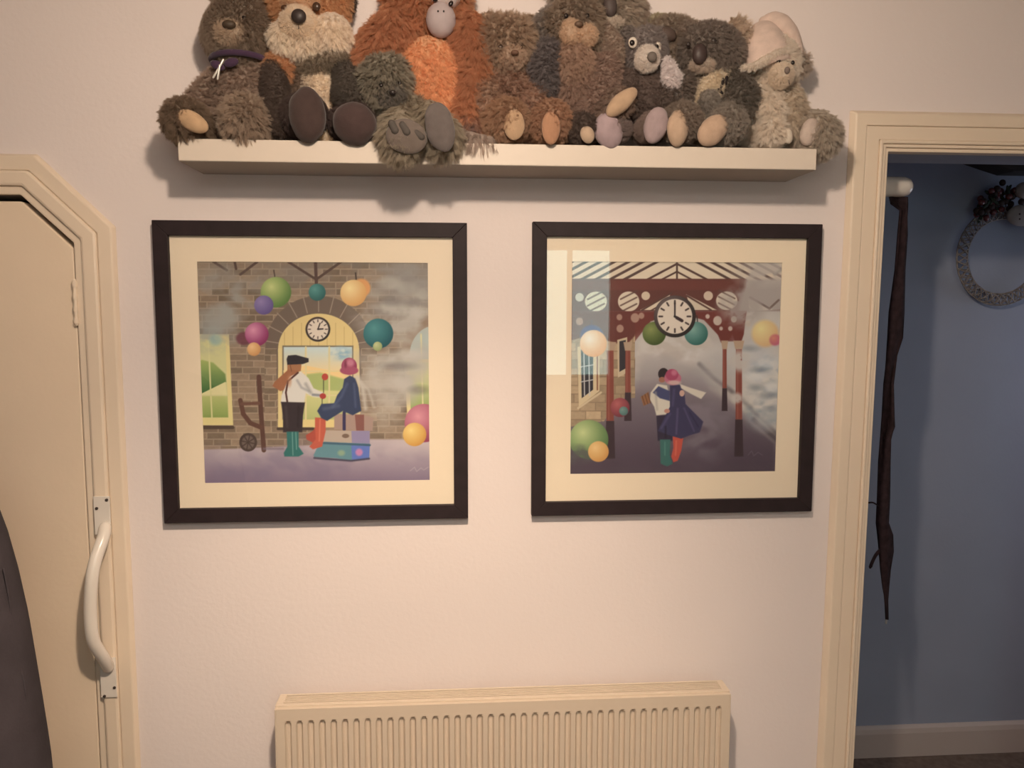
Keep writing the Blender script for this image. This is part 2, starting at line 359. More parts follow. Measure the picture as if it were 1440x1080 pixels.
def on_cloth(u, v):
    p = at(u, v, yc); r = np.interp(-p.z, [-z for z in zz], rr); k = 1.0; y = yc
    for _ in range(6):
        p = at(u, v, y); s_ = min(0.999, abs(p.x-cx)/r); y = yc-r*0.62*math.sqrt(1-s_*s_)*1.02
    return at(u, v, y-.002)
for pts in ([(0, 965), (14, 992), (28, 1020), (38, 1045), (44, 1075)], [(5, 800), (14, 850), (18, 905), (34, 960), (37, 1010), (36, 1070)]):
    obj('seam', tube(bmesh.new(), spline([on_cloth(*q_) for q_ in pts], 5), 0.0014, 6), dark_m, cl, smooth=True)

# ------------------------------------------------------------------ rail and strap just inside the right doorway
ry = 0.175
a = at(1225, 263, ry); b = at(1269, 263, ry)
bm = tube(bmesh.new(), [(a.x-.05, ry, b.z), (b.x, ry, b.z)], 0.0262, 24)
rl = thing('coat_rail', 'white round-ended rail just inside the right doorway', 'rail', (a.x, ry, b.z))
obj('rail', bm, handle_m, rl, smooth=True)
obj('bracket', bx(((a.x-.045, 0.1305, b.z-.02), (a.x-.015, ry-.015, b.z+.02))), handle_m, rl, bevel=.002)
st = [(1250, 277, 1277.5, .0), (1252, 287, 1277, .0), (1265, 296, 1276.5, 0), (1262, 330, 1274.5, 0), (1258, 380, 1271, 0), (1251.5, 440, 1269.5, 0), (1249.5, 475, 1268, 0), (1247, 500, 1262, 0), (1242.5, 540, 1257, 0), (1239.5, 585, 1258, 0), (1239, 600, 1259, 0), (1237, 618, 1252, 0), (1235, 650, 1250.5, 0), (1234, 700, 1249, 0), (1233, 735, 1247.5, 0), (1236, 752, 1253.5, 0), (1238, 775, 1254.5, 0), (1239.5, 800, 1253, 0), (1242, 826, 1251, 0), (1244, 850, 1249, 0), (1245, 871, 1248, 0)]
bm = bmesh.new(); G = []
for i, (u0, v, u1, _) in enumerate(st):
    row = []
    for k in range(7):
        t = k/6; ww = 0.012*math.sin(v*.02+t*5)+0.004*math.sin(v*.11+t*9)
        row.append(bm.verts.new(at(u0+(u1-u0)*t + random.uniform(-.5, .5), v, ry+ww)))
    G.append(row)
for i in range(len(G)-1):
    for k in range(6): bm.faces.new((G[i][k], G[i][k+1], G[i+1][k+1], G[i+1][k]))
sp = thing('hanging_strap', 'long dark ragged cloth strap hanging from the white rail in the doorway', 'strap', b)
o = obj('strap_cloth', bm, strap_m, sp, smooth=True); sm = o.modifiers.new('thickness', 'SOLIDIFY'); sm.thickness = 0.005
obj('loose_flap', tube(bmesh.new(), spline([at(1240, 772, ry), at(1232, 780, ry-.01), at(1226, 792, ry-.012), at(1224, 798, ry-.01)], 5), [0.006]*15+[.004], 8, flat=.4), strap_m, sp, smooth=True)
obj('loose_thread', tube(bmesh.new(), spline([at(1236, 712, ry), at(1228, 707, ry-.01), at(1221, 707, ry-.01)], 5), 0.0022, 6), strap_m, sp, smooth=True)
obj('metal_tip', tube(bmesh.new(), [at(1246.5, 870, ry), at(1246, 876, ry)], 0.0030, 10), mat('pale_metal', (.45, .45, .45), .3, .5, metal=.6), sp, smooth=True)

# ------------------------------------------------------------------ wreath on the blue wall
wy = 0.715; wc = at(1409, 361, wy); scl = (1.8+wy)/FPX
wr = thing('wicker_wreath', 'round grey wicker wreath with dark berries on the blue passage wall', 'wreath', (wc.x, 0.745, wc.z))
wick_m = mat('grey_wicker', (0.24, 0.215, 0.205), .8, .2, var=.3, scale=60)
def ringpts(R, rr_, turns, ph, n):
    out = []
    for i in range(n+1):
        a = 2*PI*i/n; b_ = turns*a+ph
        out.append((wc.x+(R+rr_*math.cos(b_))*math.cos(a), wy+rr_*0.8*math.sin(b_), wc.z+(R+rr_*math.cos(b_))*math.sin(a)*1.02))
    return out
for k in range(6):
    obj('vine', tube(bmesh.new(), ringpts(61*scl, 7.5*scl, 13 if k % 2 else -13, k*PI/3, 300), 0.0021, 6, caps=False), wick_m, wr, smooth=True)
for rr_ in (-1, 1):
    obj('hoop', tube(bmesh.new(), ringpts((61+rr_*8)*scl, 0.4*scl, 3, 0, 90), 0.0028, 6, caps=False), wick_m, wr, smooth=True)
berry = [mat('dark_red_berry', (0.09, 0.015, 0.015), .3, .5), mat('dark_pine_cone', (0.035, 0.022, 0.02), .7, .2), mat('dark_leaf', (0.02, 0.03, 0.02), .7, .2)]
for k in range(70):
    t = random.random(); a = math.radians(132-84*t)
    R = 60+random.gauss(0, 9); R += 18*math.sin(PI*t)
    c = Vector((wc.x+R*scl*math.cos(a), wy-.015+random.uniform(-.02, .012), wc.z+R*scl*math.sin(a)+.02))
    o = obj('berry' if k % 3 else 'leaf', ball(bmesh.new(), c, (.011, .009, .011) if k % 3 else (.006, .004, .021), 10, 7, rot=random.uniform(0, 3)), berry[0 if k % 3 == 1 else 1 if k % 3 == 2 else 2], wr, smooth=True)
c = at(1437, 303, wy-.03)
orn = obj('round_ornament', ball(bmesh.new(), c, (.052, .02, .036), 20, 12), mat('dull_white_felt', (.32, .29, .28), .9, .1), wr, smooth=True)
for u, v in ((1434, 301), (1434, 308), (1445, 300)):
    obj('button', ball(bmesh.new(), at(u, v, wy-.0515), (.003, .002, .003), 8, 6), berry[1], orn)
c = at(1440, 268, wy-.03)
obj('ornament_head', ball(bmesh.new(), c, (.03, .02, .028), 16, 10), bpy.data.materials['dull_white_felt'], wr, smooth=True)
obj('hanger', tube(bmesh.new(), [(wc.x+.02, .735, wc.z+58*scl), (wc.x+.02, .742, wc.z+95*scl), (wc.x+.02, .749, wc.z+96*scl)], .0015, 6), berry[1], wr)
# ------------------------------------------------------------------ the two framed prints
glass_m = bpy.data.materials.new('picture_glass'); glass_m.use_nodes = True; glass_m.node_tree.nodes.clear(); thin_glass(glass_m.node_tree, 1.5)
def vnoise(x, y, seed):
    """smooth value noise on arrays"""
    r = np.random.default_rng(seed).random((64, 64)); xi = np.floor(x).astype(int); yi = np.floor(y).astype(int)
    fx = x-xi; fy = y-yi; fx = fx*fx*(3-2*fx); fy = fy*fy*(3-2*fy)
    g_ = lambda i, j: r[i % 64, j % 64]
    return (g_(xi, yi)*(1-fx)+g_(xi+1, yi)*fx)*(1-fy)+(g_(xi, yi+1)*(1-fx)+g_(xi+1, yi+1)*fx)*fy
def fbm(x, y, seed, o=4):
    s = 0; a = .5; t = 0
    for k in range(o): s = s+a*vnoise(x*2**k, y*2**k, seed+k); t += a; a *= .5
    return s/t
class Canvas:
    """a print: colours laid on a fine grid, drawn in the sheet's own flat coordinates"""
    def __init__(s, x0, x1, z0, z1, y, n):
        s.xs = np.linspace(x0, x1, n); s.m = int(n*(z1-z0)/(x1-x0)); s.n = n; s.zs = np.linspace(z0, z1, s.m); s.y = y
        X, Z = np.meshgrid(s.xs, s.zs); d = np.stack([X-CAM[0], np.full_like(X, y-CAM[1]), Z-CAM[2]], -1)
        k = d@FW; s.U = 720+FPX*(d@RT)/k; s.V = 540-FPX*(d@UP)/k
        s.c = np.zeros(X.shape+(3,))+0.5
    def mix(s, a, col):
        col = np.asarray(col, float)/255.0 if not isinstance(col, np.ndarray) or col.ndim == 1 else col
        s.c = s.c*(1-a[..., None])+col*a[..., None]
    def ell(s, u, v, ru, rv, col, soft=1.0, alpha=1.0, rot=0, shade=0.0, lo=None, light=(-.3, -.35)):
        c_, s_ = math.cos(rot), math.sin(rot); du = s.U-u; dv = s.V-v; a = (du*c_+dv*s_)/ru; b = (-du*s_+dv*c_)/rv
        r = np.sqrt(a*a+b*b); m = np.clip((1-r)*min(ru, rv)/soft+.5, 0, 1)*alpha
        if lo is not None:
            t = np.clip(np.sqrt((a-light[0])**2+(b-light[1])**2)/1.35, 0, 1)[..., None]
            cc = np.array(col)/255*(1-t)+np.array(lo)/255*t; s.c = s.c*(1-m[..., None])+cc*m[..., None]
        else: s.mix(m, col)
    def poly(s, pts, col, soft=1.0, alpha=1.0, grad=None):
        inside = np.zeros(s.U.shape, bool); dist = np.full(s.U.shape, 1e9); n = len(pts)
        for i in range(n):
            (x1, y1), (x2, y2) = pts[i], pts[(i+1) % n]
            if y1 != y2:
                cr = ((y1 > s.V) != (y2 > s.V)) & (s.U < (x2-x1)*(s.V-y1)/(y2-y1)+x1); inside ^= cr
            L2 = (x2-x1)**2+(y2-y1)**2+1e-9; t = np.clip(((s.U-x1)*(x2-x1)+(s.V-y1)*(y2-y1))/L2, 0, 1)
            dist = np.minimum(dist, np.hypot(s.U-x1-t*(x2-x1), s.V-y1-t*(y2-y1)))
        m = np.clip(np.where(inside, dist, -dist)/soft+.5, 0, 1)*alpha
        if grad is not None:
            v0, v1, c2 = grad; t = np.clip((s.V-v0)/(v1-v0), 0, 1)[..., None]
            cc = np.array(col)/255*(1-t)+np.array(c2)/255*t; s.c = s.c*(1-m[..., None])+cc*m[..., None]
        else: s.mix(m, col)
        return m
    def line(s, pts, wd, col, soft=1.0, alpha=1.0):
        dist = np.full(s.U.shape, 1e9)
        for (x1, y1), (x2, y2) in zip(pts[:-1], pts[1:]):
            L2 = (x2-x1)**2+(y2-y1)**2+1e-9; t = np.clip(((s.U-x1)*(x2-x1)+(s.V-y1)*(y2-y1))/L2, 0, 1)
            dist = np.minimum(dist, np.hypot(s.U-x1-t*(x2-x1), s.V-y1-t*(y2-y1)))
        s.mix(np.clip((wd/2-dist)/soft+.5, 0, 1)*alpha, col)
    def smoke(s, u, v, ru, rv, col, alpha, seed, sc=16, thr=.3):
        r = np.sqrt(((s.U-u)/ru)**2+((s.V-v)/rv)**2); m = np.clip(1.25-r, 0, 1)
        n = np.clip((fbm(s.U/sc+.25*np.sin(s.V/9), s.V/sc*1.3, seed, 3)-thr)/.42, 0, 1); s.mix(np.clip(m*n*1.5, 0, 1)*alpha, col)
    def bricks(s, u0, u1, v0, v1, bw, bh, base, joint, seed, var=.12):
        row = np.floor((s.V-v0)/bh).astype(int); uu = (s.U-u0)/bw+0.5*(row % 2)+(row % 5)*.13; colm = np.floor(uu).astype(int)
        fu = (uu-colm)*bw; fv = (s.V-v0)-row*bh
        r = np.random.default_rng(seed).random((97, 89)); k = r[row % 97, colm % 89]
        cc = np.array(base)/255*(1-var+2*var*k[..., None])*(0.93+.14*fbm(s.U/5, s.V/3, seed)[..., None])
        j = np.clip(1.3-np.minimum(np.minimum(fu, bw-fu), np.minimum(fv, bh-fv)), 0, 1)[..., None]*.6
        cc = cc*(1-j)+np.array(joint)/255*j
        m = ((s.U >= u0) & (s.U <= u1) & (s.V >= v0) & (s.V <= v1)).astype(float)[..., None]
        s.c = s.c*(1-m)+cc*m
    def clock(s, u, v, R, r, hands, rim):
        s.ell(u, v, R, R, rim, lo=(40, 34, 34)); s.ell(u, v, r, r, (226, 208, 188))
        for k in range(12):
            a = k*PI/6; s.line([(u+r*.72*math.sin(a), v-r*.72*math.cos(a)), (u+r*.9*math.sin(a), v-r*.9*math.cos(a))], max(1.3, r*.1), (70, 58, 55))
        for a, l_, wd in hands: s.line([(u, v), (u+l_*math.sin(a), v-l_*math.cos(a))], wd, (40, 32, 35))
    def build(s, parent, gain):
        n, m = s.n, s.m; X, Z = np.meshgrid(s.xs, s.zs)
        o = parent_loc(parent); co = np.stack([X-o.x, np.full_like(X, s.y-o.y), Z-o.z], -1).reshape(-1, 3)
        i = np.arange((m-1)*(n-1)); r = i//(n-1); c = i % (n-1); a = r*n+c
        f = np.stack([a, a+1, a+n+1, a+n], -1)
        me = bpy.data.meshes.new('print'); me.vertices.add(n*m); me.vertices.foreach_set('co', co.ravel())
        me.loops.add(f.size); me.loops.foreach_set('vertex_index', f.ravel().astype(np.int32))
        me.polygons.add(len(f)); me.polygons.foreach_set('loop_start', np.arange(0, f.size, 4, dtype=np.int32))
        me.update(calc_edges=True)
        gy = s.c.mean(-1, keepdims=True); lin = np.clip((s.c*.92+gy*.08)*.93+.025, 0, 1); lin = np.where(lin < .04045, lin/12.92, ((lin+.055)/1.055)**2.4)*np.array(gain); lin = np.clip(lin, 0, .95)
        at_ = me.color_attributes.new('ink', 'FLOAT_COLOR', 'POINT')
        at_.data.foreach_set('color', np.concatenate([lin.reshape(-1, 3), np.ones((n*m, 1))], 1).ravel())
        pm = bpy.data.materials.new('print_ink'); pm.use_nodes = True; nt = pm.node_tree; b = nt.nodes['Principled BSDF']
        b.inputs['Roughness'].default_value = .7; b.inputs['Specular IOR Level'].default_value = .15
        an = nt.nodes.new('ShaderNodeAttribute'); an.attribute_name = 'ink'; nt.links.new(an.outputs['Color'], b.inputs['Base Color'])
        me.materials.append(pm); ob = bpy.data.objects.new('print', me); C.objects.link(ob); ob.parent = parent; return ob

def framed(x0, x1, z0, z1, ax0, ax1, az0, az1, label):
    mw = 0.033
    t = thing('framed_picture', label, 'picture', ((x0+x1)/2, 0, z0), 'pair of black framed station pictures')
    I = [(x0+mw, z0+mw), (x1-mw, z0+mw), (x1-mw, z1-mw), (x0+mw, z1-mw)]; O = [(x0, z0), (x1, z0), (x1, z1), (x0, z1)]
    for i in range(4):
        j = (i+1) % 4; bm = bmesh.new(); prism(bm, [O[i], O[j], I[j], I[i]], -0.024, -0.0006); bmesh.ops.recalc_face_normals(bm, faces=bm.faces)
        obj('frame_moulding', bm, black_m, t, bevel=.0012)
    bm = bmesh.new(); A = [(ax0, az0), (ax1, az0), (ax1, az1), (ax0, az1)]
    for i in range(4):
        j = (i+1) % 4; prism(bm, [I[i], I[j], A[j], A[i]], -0.0125, -0.0105)
    bmesh.ops.remove_doubles(bm, verts=bm.verts, dist=1e-6); bmesh.ops.recalc_face_normals(bm, faces=bm.faces)
    obj('mount', bm, mount_m, t)
    obj('backing_board', bx(((x0+mw, -.0085, z0+mw), (x1-mw, -.004, z1-mw))), brown_m, t)
    bm = bmesh.new(); q = [bm.verts.new((x, -.0170, z)) for x, z in reversed(I)]; bm.faces.new(q); bm.normal_update()
    if bm.faces[:][0].normal.y > 0: bmesh.ops.reverse_faces(bm, faces=bm.faces)
    obj('glass', bm, glass_m, t)
    return t
GAIN = (1.04, 1.14, 1.26)
# left picture
t = framed(-0.677, 0.020, 1.114, 1.8005, -0.586, -0.070, 1.2045, 1.7105, 'black framed picture of a couple with suitcases under a small clock by a brick station')
c = Canvas(-0.588, -0.068, 1.2025, 1.7125, -.0100, 430)
c.bricks(260, 620, 360, 640, 25, 9.2, (138, 116, 94), (184, 162, 136), 3, .16)
c.smoke(440, 385, 170, 30, (128, 120, 112), .55, 20, 26, .3)
for pts in ([(300, 368), (319, 380)], [(362, 368), (338, 386)], [(330, 368), (332, 378)], [(405, 368), (443, 392)], [(480, 368), (446, 392)]): c.line(pts, 3.5, (82, 62, 54))
c.line([(443.5, 366), (445, 400)], 4.5, (84, 62, 56))
# stone arch over yellow doorway
c.ell(448, 490, 75, 74, (112, 95, 82), 1.2)
for k in range(11):
    a = PI*(k+.5)/11; c.line([(448-56*math.cos(a), 490-52*math.sin(a)), (448-77*math.cos(a), 490-76*math.sin(a))], 1.4, (158, 140, 122))
c.bricks(372, 389, 490, 600, 25, 9.2, (138, 116, 94), (184, 162, 136), 3, .16); c.bricks(508, 530, 490, 600, 25, 9.2, (138, 116, 94), (184, 162, 136), 3, .16)
c.ell(448, 492, 57, 51, (228, 200, 132)); c.poly([(391, 490), (505, 490), (507, 600), (391, 600)], (230, 205, 140))
for k in range(9): c.line([(400+k*12, 450+abs(k-4)**2*1.1), (400+k*12, 487)], .9, (188, 156, 96), alpha=.7)
c.poly([(397, 486), (497, 486), (497, 600), (397, 600)], (120, 110, 90)); c.poly([(399, 488), (495, 488), (495, 592), (399, 592)], (196, 214, 214), grad=(488, 525, (240, 208, 150)))
c.smoke(478, 497, 18, 10, (140, 178, 196), .9, 5, 8)
c.poly([(399, 521), (430, 514), (470, 522), (495, 516), (495, 545), (399, 545)], (244, 206, 138)); c.poly([(399, 530), (450, 524), (495, 536), (495, 552), (399, 548)], (172, 184, 108), 3)
c.poly([(399, 548), (495, 550), (495, 592), (399, 592)], (222, 214, 142), 3, grad=(545, 595, (176, 184, 112)))
for u in (430, 463): c.line([(u, 488), (u, 592)], 2.4, (226, 208, 150))
for v in (522, 556): c.line([(399, v), (495, v)], 1.6, (226, 208, 150))
c.poly([(391, 590), (507, 590), (507, 601), (391, 601)], (232, 206, 134)); c.line([(391, 603), (440, 603)], 4, (72, 58, 50))
# left window
c.poly([(270, 470), (322, 470), (328, 598), (270, 598)], (232, 212, 142)); c.poly([(270, 478), (317, 478), (321, 587), (270, 587)], (214, 208, 146))
c.poly([(270, 512), (284, 506), (300, 510), (317, 526), (318, 537), (284, 555), (270, 560)], (168, 184, 100), 2, grad=(508, 552, (64, 108, 58)))
c.poly([(270, 560), (317, 537), (319, 556), (270, 556)], (230, 218, 158)); c.poly([(270, 557), (320, 557), (321, 587), (270, 587)], (192, 196, 118), grad=(556, 590, (134, 158, 80)))
c.line([(293, 478), (298, 587)], 2.2, (222, 214, 150)); c.line([(270, 556), (320, 556)], 1.6, (214, 206, 144)); c.line([(270, 601), (327, 601)], 5, (86, 70, 60))
# right window
c.ell(612, 500, 48, 54, (150, 126, 104)); c.ell(612, 500, 36, 42, (176, 188, 180)); c.poly([(568, 505), (610, 505), (610, 592), (573, 592)], (232, 210, 142)); c.poly([(575, 510), (610, 510), (610, 585), (578, 585)], (206, 206, 138), grad=(530, 575, (150, 170, 92)))
c.line([(592, 470), (595, 587)], 2, (226, 214, 152))
# ground
m = c.poly([(260, 633), (330, 631), (440, 626), (520, 618), (620, 618), (620, 700), (260, 700)], (196, 178, 178), 2.5, grad=(626, 690, (112, 92, 118)))
c.smoke(420, 650, 190, 34, (120, 106, 130), .5, 8, 30, .35)
# smoke
for u, v, a_, b_, col in ((560, 405, 40, 14, (150, 144, 136)), (580, 385, 34, 16, (138, 132, 126)), (572, 432, 36, 18, (176, 168, 158)), (540, 436, 24, 12, (160, 152, 146)), (574, 506, 36, 14, (176, 168, 158)), (560, 528, 40, 16, (184, 174, 162)), (545, 552, 34, 18, (176, 164, 150))): c.ell(u, v, a_, b_, col, 13, .62)
c.smoke(318, 425, 52, 58, (158, 152, 142), .9, 11, 26, .28); c.ell(309, 448, 26, 20, (164, 160, 150), 12, .75)
c.smoke(572, 400, 55, 60, (150, 144, 136), .85, 12, 24, .3); c.smoke(560, 440, 62, 42, (186, 178, 166), .9, 13, 20, .34); c.smoke(560, 520, 62, 48, (184, 176, 164), .95, 14, 22, .28); c.smoke(530, 560, 50, 46, (196, 184, 168), .6, 19, 20, .3)
for u, v, a_, b_, g_ in ((548, 398, 16, 9, 186), (575, 408, 14, 8, 172), (528, 415, 12, 6, 176), (590, 440, 12, 8, 196), (538, 505, 16, 8, 196), (575, 498, 20, 7, 204), (560, 540, 18, 8, 198), (590, 520, 12, 9, 188)): c.ell(u, v, a_, b_, (g_, g_-8, g_-20), 7, .55)
for u, v, a_, b_ in ((552, 424, 16, 6), (580, 425, 10, 5), (560, 515, 22, 5), (590, 548, 14, 6), (535, 488, 10, 5)): c.ell(u, v, a_, b_, (112, 106, 102), 6, .5)
c.smoke(300, 475, 36, 22, (160, 162, 156), .7, 15, 14, .3); c.ell(303, 478, 9, 8, (136, 176, 180), 5, .6)
# balls and lamps
def B(u, v, r, hi, lo, a=1.0, soft=1.2): c.ell(u, v, r, r, hi, soft, a, lo=lo)
c.line([(385, 380), (387, 392)], 1.6, (70, 58, 50)); c.line([(500, 384), (501, 394)], 2, (60, 48, 44))
B(388, 411, 21.5, (204, 212, 132), (88, 124, 60)); B(371, 429, 13.5, (146, 128, 176), (96, 80, 138)); B(446, 411, 12, (84, 150, 142), (36, 94, 92))
B(361, 470, 16.5, (226, 150, 178), (138, 44, 92)); c.ell(343, 476, 11, 9, (110, 50, 66), 3, .8); B(361, 470, 16.5, (226, 150, 178), (138, 44, 92)); B(357, 491, 9.5, (240, 196, 136), (208, 146, 86))
c.ell(508, 405, 13, 13, (226, 156, 92), 3); B(497, 412, 18.5, (248, 224, 158), (220, 160, 92)); B(532, 469, 21, (76, 146, 146), (20, 84, 92)); B(531, 487, 6.5, (196, 200, 142), (150, 164, 104))
c.clock(447, 463, 17.5, 14.6, [(0.35, 9, 1.6), (1.5, 7, 2)], (88, 66, 58))
c.ell(596, 595, 27, 27, (226, 150, 160), lo=(150, 60, 86)); B(583, 611, 16.5, (246, 214, 128), (214, 152, 66))
# hand truck
c.line([(364, 530), (367, 580), (371, 633)], 6.5, (92, 60, 50)); c.line([(338, 563), (342, 582), (352, 595), (367, 601)], 6.5, (98, 64, 52)); c.line([(340, 568), (364, 567)], 4.5, (110, 74, 60))
c.ell(349, 622, 12.5, 13, (74, 58, 52)); c.ell(349, 622, 9, 9.5, (128, 110, 98), 1.5, .65)
for k in range(8): c.line([(349, 622), (349+11*math.cos(k*PI/4+.2), 622+11*math.sin(k*PI/4+.2))], 1.5, (70, 54, 48))
c.line([(371, 631), (398, 631)], 3, (120, 104, 116), 3, .8)
# standing figure
c.poly([(404, 512), (424, 512), (423, 522), (404, 526)], (168, 112, 74)); c.poly([(405, 520), (420, 521), (402, 548), (394, 550), (383, 543), (386, 537)], (162, 100, 66), 1.5)
c.poly([(407, 530), (423, 522), (434, 532), (441, 546), (454, 552), (456, 560), (440, 558), (430, 553), (428, 566), (395, 566), (396, 556)], (224, 216, 204), 1.6)
c.line([(418, 535), (424, 545), (434, 550)], 3, (150, 150, 152), 3, .7); c.line([(440, 555), (451, 556)], 3.5, (120, 124, 132), 2, .8)
c.line([(419, 524), (405, 536), (402, 552), (404, 565)], 2.6, (78, 44, 40))
c.poly([(395, 565), (429, 566), (426, 585), (425, 608), (398, 608), (398, 585)], (52, 42, 46), 1.5)
c.poly([(403, 607), (420, 607), (420, 628), (427, 638), (420, 642), (400, 642), (399, 637), (404, 628)], (46, 112, 106), 1.5); c.line([(411, 608), (412, 640)], 1.2, (110, 158, 148)); c.line([(416, 608), (417, 632)], 1, (120, 168, 156))
c.poly([(403, 505), (405, 500), (416, 499), (434, 504), (434, 509), (426, 512), (404, 513)], (44, 40, 46), 1.2)
c.line([(455, 533), (455, 552)], 1.2, (70, 70, 50)); c.line([(453, 560), (453, 568)], 1.2, (70, 70, 50)); c.ell(457, 530, 4.5, 4.8, (190, 66, 56)); c.ell(454, 557, 4.5, 4, (180, 60, 54))
c.line([(402, 572), (404, 600)], 3, (74, 62, 64), 3, .7); c.line([(420, 572), (419, 600)], 2.5, (36, 28, 32), 3, .7); c.line([(430, 540), (437, 552)], 4, (150, 148, 146), 4, .7); c.ell(407, 535, 3, 8, (190, 128, 88), 3, .6); c.line([(408, 513), (410, 522)], 1, (110, 66, 44))
# suitcases and seated figure
c.poly([(470, 582), (512, 583), (525, 588), (524, 606), (470, 604)], (170, 140, 126), 1.2); c.poly([(499, 583), (512, 583), (512, 606), (501, 606)], (136, 84, 76)); c.line([(484, 580), (484, 604)], 4.5, (56, 48, 84))
c.poly([(456, 605), (520, 606), (520, 624), (454, 622)], (186, 166, 148), 1.2); c.poly([(494, 606), (520, 606), (520, 625), (495, 625)], (146, 134, 168)); c.ell(486, 613, 5, 3, (120, 96, 80))
c.poly([(441, 640), (450, 621), (520, 624), (519, 645), (494, 648), (470, 644), (442, 643)], (96, 140, 148), 1.4); c.poly([(494, 624), (520, 625), (519, 645), (495, 647)], (92, 116, 190), 1.2); c.line([(455, 623), (520, 626)], 3, (62, 96, 116)); c.line([(442, 644), (494, 648), (519, 645)], 2.5, (66, 62, 80), 2)
c.ell(480, 637, 5, 4, (150, 170, 130), 3, .8); c.ell(505, 636, 5, 5, (214, 130, 170), 3, .9)
c.poly([(452, 588), (458, 588), (450, 616), (441, 623), (431, 618), (430, 612), (440, 606)], (178, 74, 58), 1.2)
c.poly([(443, 587), (458, 588), (458, 606), (453, 628), (440, 632), (435, 628), (444, 618), (443, 600)], (198, 88, 66), 1.4); c.line([(450, 590), (449, 620)], 1.4, (226, 126, 98), 2)
c.poly([(452, 588), (446, 578), (452, 568), (470, 567), (474, 556), (482, 545), (484, 533), (492, 528), (500, 532), (504, 545), (506, 560), (508, 578), (496, 584), (482, 578), (466, 588), (460, 592)], (50, 62, 92), 1.6)
c.line([(488, 540), (480, 558), (468, 572)], 4, (78, 90, 124), 3, .7); c.line([(498, 540), (500, 572)], 3, (84, 96, 128), 3, .6); c.line([(456, 575), (476, 571)], 5, (84, 96, 122), 4, .6)
c.line([(502, 530), (510, 545), (514, 575)], 5, (206, 196, 182), 5, .8); c.line([(500, 530), (518, 548), (526, 572)], 3, (204, 194, 180), 4, .6)
c.ell(491, 515, 11, 12, (176, 88, 112), lo=(146, 52, 84)); c.ell(491, 521, 13, 6, (166, 76, 102)); c.ell(486, 512, 2, 5, (120, 40, 66), 2, .8); c.ell(493, 510, 5, 5, (206, 128, 146), 4, .8)
c.line([(577, 662), (583, 657), (586, 663), (592, 658), (596, 661), (602, 657)], 1, (190, 176, 180), 1.2, .6)
c.build(t, GAIN)
# right picture
t = framed(0.1705, 0.8545, 1.1165, 1.805, 0.2635, 0.7645, 1.2145, 1.7155, 'black framed picture of a couple embracing under a large clock on a covered platform')
c = Canvas(0.2615, 0.7665, 1.2125, 1.7175, -.0100, 430)
c.c[:] = np.array((190, 176, 166))/255.
c.poly([(780, 360), (1120, 360), (1120, 396), (780, 396)], (226, 206, 178))
for k in range(-8, 9):
    if k: c.line([(952+k*20, 364), (952+k*20+(-1 if k < 0 else 1)*60, 396)], 3.6, (86, 64, 58))
c.line([(952, 366), (952, 395)], 2.5, (80, 56, 50)); c.line([(952, 371), (905, 396)], 3, (84, 58, 52)); c.line([(952, 371), (1000, 396)], 3, (84, 58, 52)); c.line([(952, 382), (925, 396)], 2.5, (84, 58, 52)); c.line([(952, 382), (978, 396)], 2.5, (84, 58, 52))
c.poly([(780, 392), (1050, 392), (1050, 440), (780, 440)], (98, 54, 48)); c.poly([(780, 394), (1040, 394), (1040, 408), (780, 408)], (110, 58, 50), 2)
def hole(u, v, ru, rv, col=(222, 204, 178), rot=0):
    c.ell(u, v, ru, rv, col, 1.2, rot=rot); s0 = -1 if u < 950 else 1
    for k in (-1, 0, 1):
        o_ = k*9; c.line([(u-ru*.75*1, v+o_-s0*ru*.38), (u+ru*.75, v+o_+s0*ru*.38)], 2.2, (92, 66, 58), 1.2, .85)
hole(838, 424, 15.5, 14, (214, 208, 180)); hole(884, 424, 15, 14); c.ell(908, 416, 6, 6, (214, 192, 164)); c.ell(815, 418, 6, 6, (200, 196, 178))
c.poly([(900, 436), (942, 414), (942, 436)], (218, 198, 170)); c.line([(903, 436), (944, 412)], 2.5, (90, 60, 52)); c.line([(915, 437), (938, 424)], 2, (90, 60, 52))
c.poly([(965, 414), (1008, 436), (972, 436)], (214, 196, 170)); c.line([(966, 416), (1000, 436)], 2.5, (90, 60, 52))
hole(1022, 423, 15, 13, (216, 200, 178)); c.ell(996, 416, 6.5, 6.5, (208, 184, 160))
c.poly([(1050, 392), (1110, 392), (1110, 470), (1036, 470), (1040, 430)], (170, 158, 150), 6); c.poly([(1052, 420), (1088, 436), (1054, 438)], (204, 192, 176)); c.line([(1055, 418), (1082, 434)], 3, (104, 86, 80)); c.line([(1082, 434), (1095, 422)], 3, (120, 100, 92)); c.line([(1048, 440), (1100, 436)], 3, (150, 130, 122))
c.line([(1090, 385), (1100, 378)], 5, (140, 132, 124), 4)
# light beyond the arch
c.poly([(780, 438), (1110, 438), (1110, 680), (780, 680)], (186, 176, 168))
c.poly([(850, 438), (1050, 438), (1036, 480), (1018, 480), (990, 450), (952, 440), (915, 452), (893, 480), (850, 480)], (112, 50, 44), 1.5)
c.ell(950, 508, 56, 63, (194, 182, 170), 4); c.poly([(896, 500), (1110, 476), (1110, 690), (880, 690)], (188, 176, 166), 3)
c.smoke(950, 490, 56, 30, (214, 206, 198), .8, 31, 18); c.smoke(925, 540, 40, 36, (150, 144, 146), .9, 32, 18, .2)
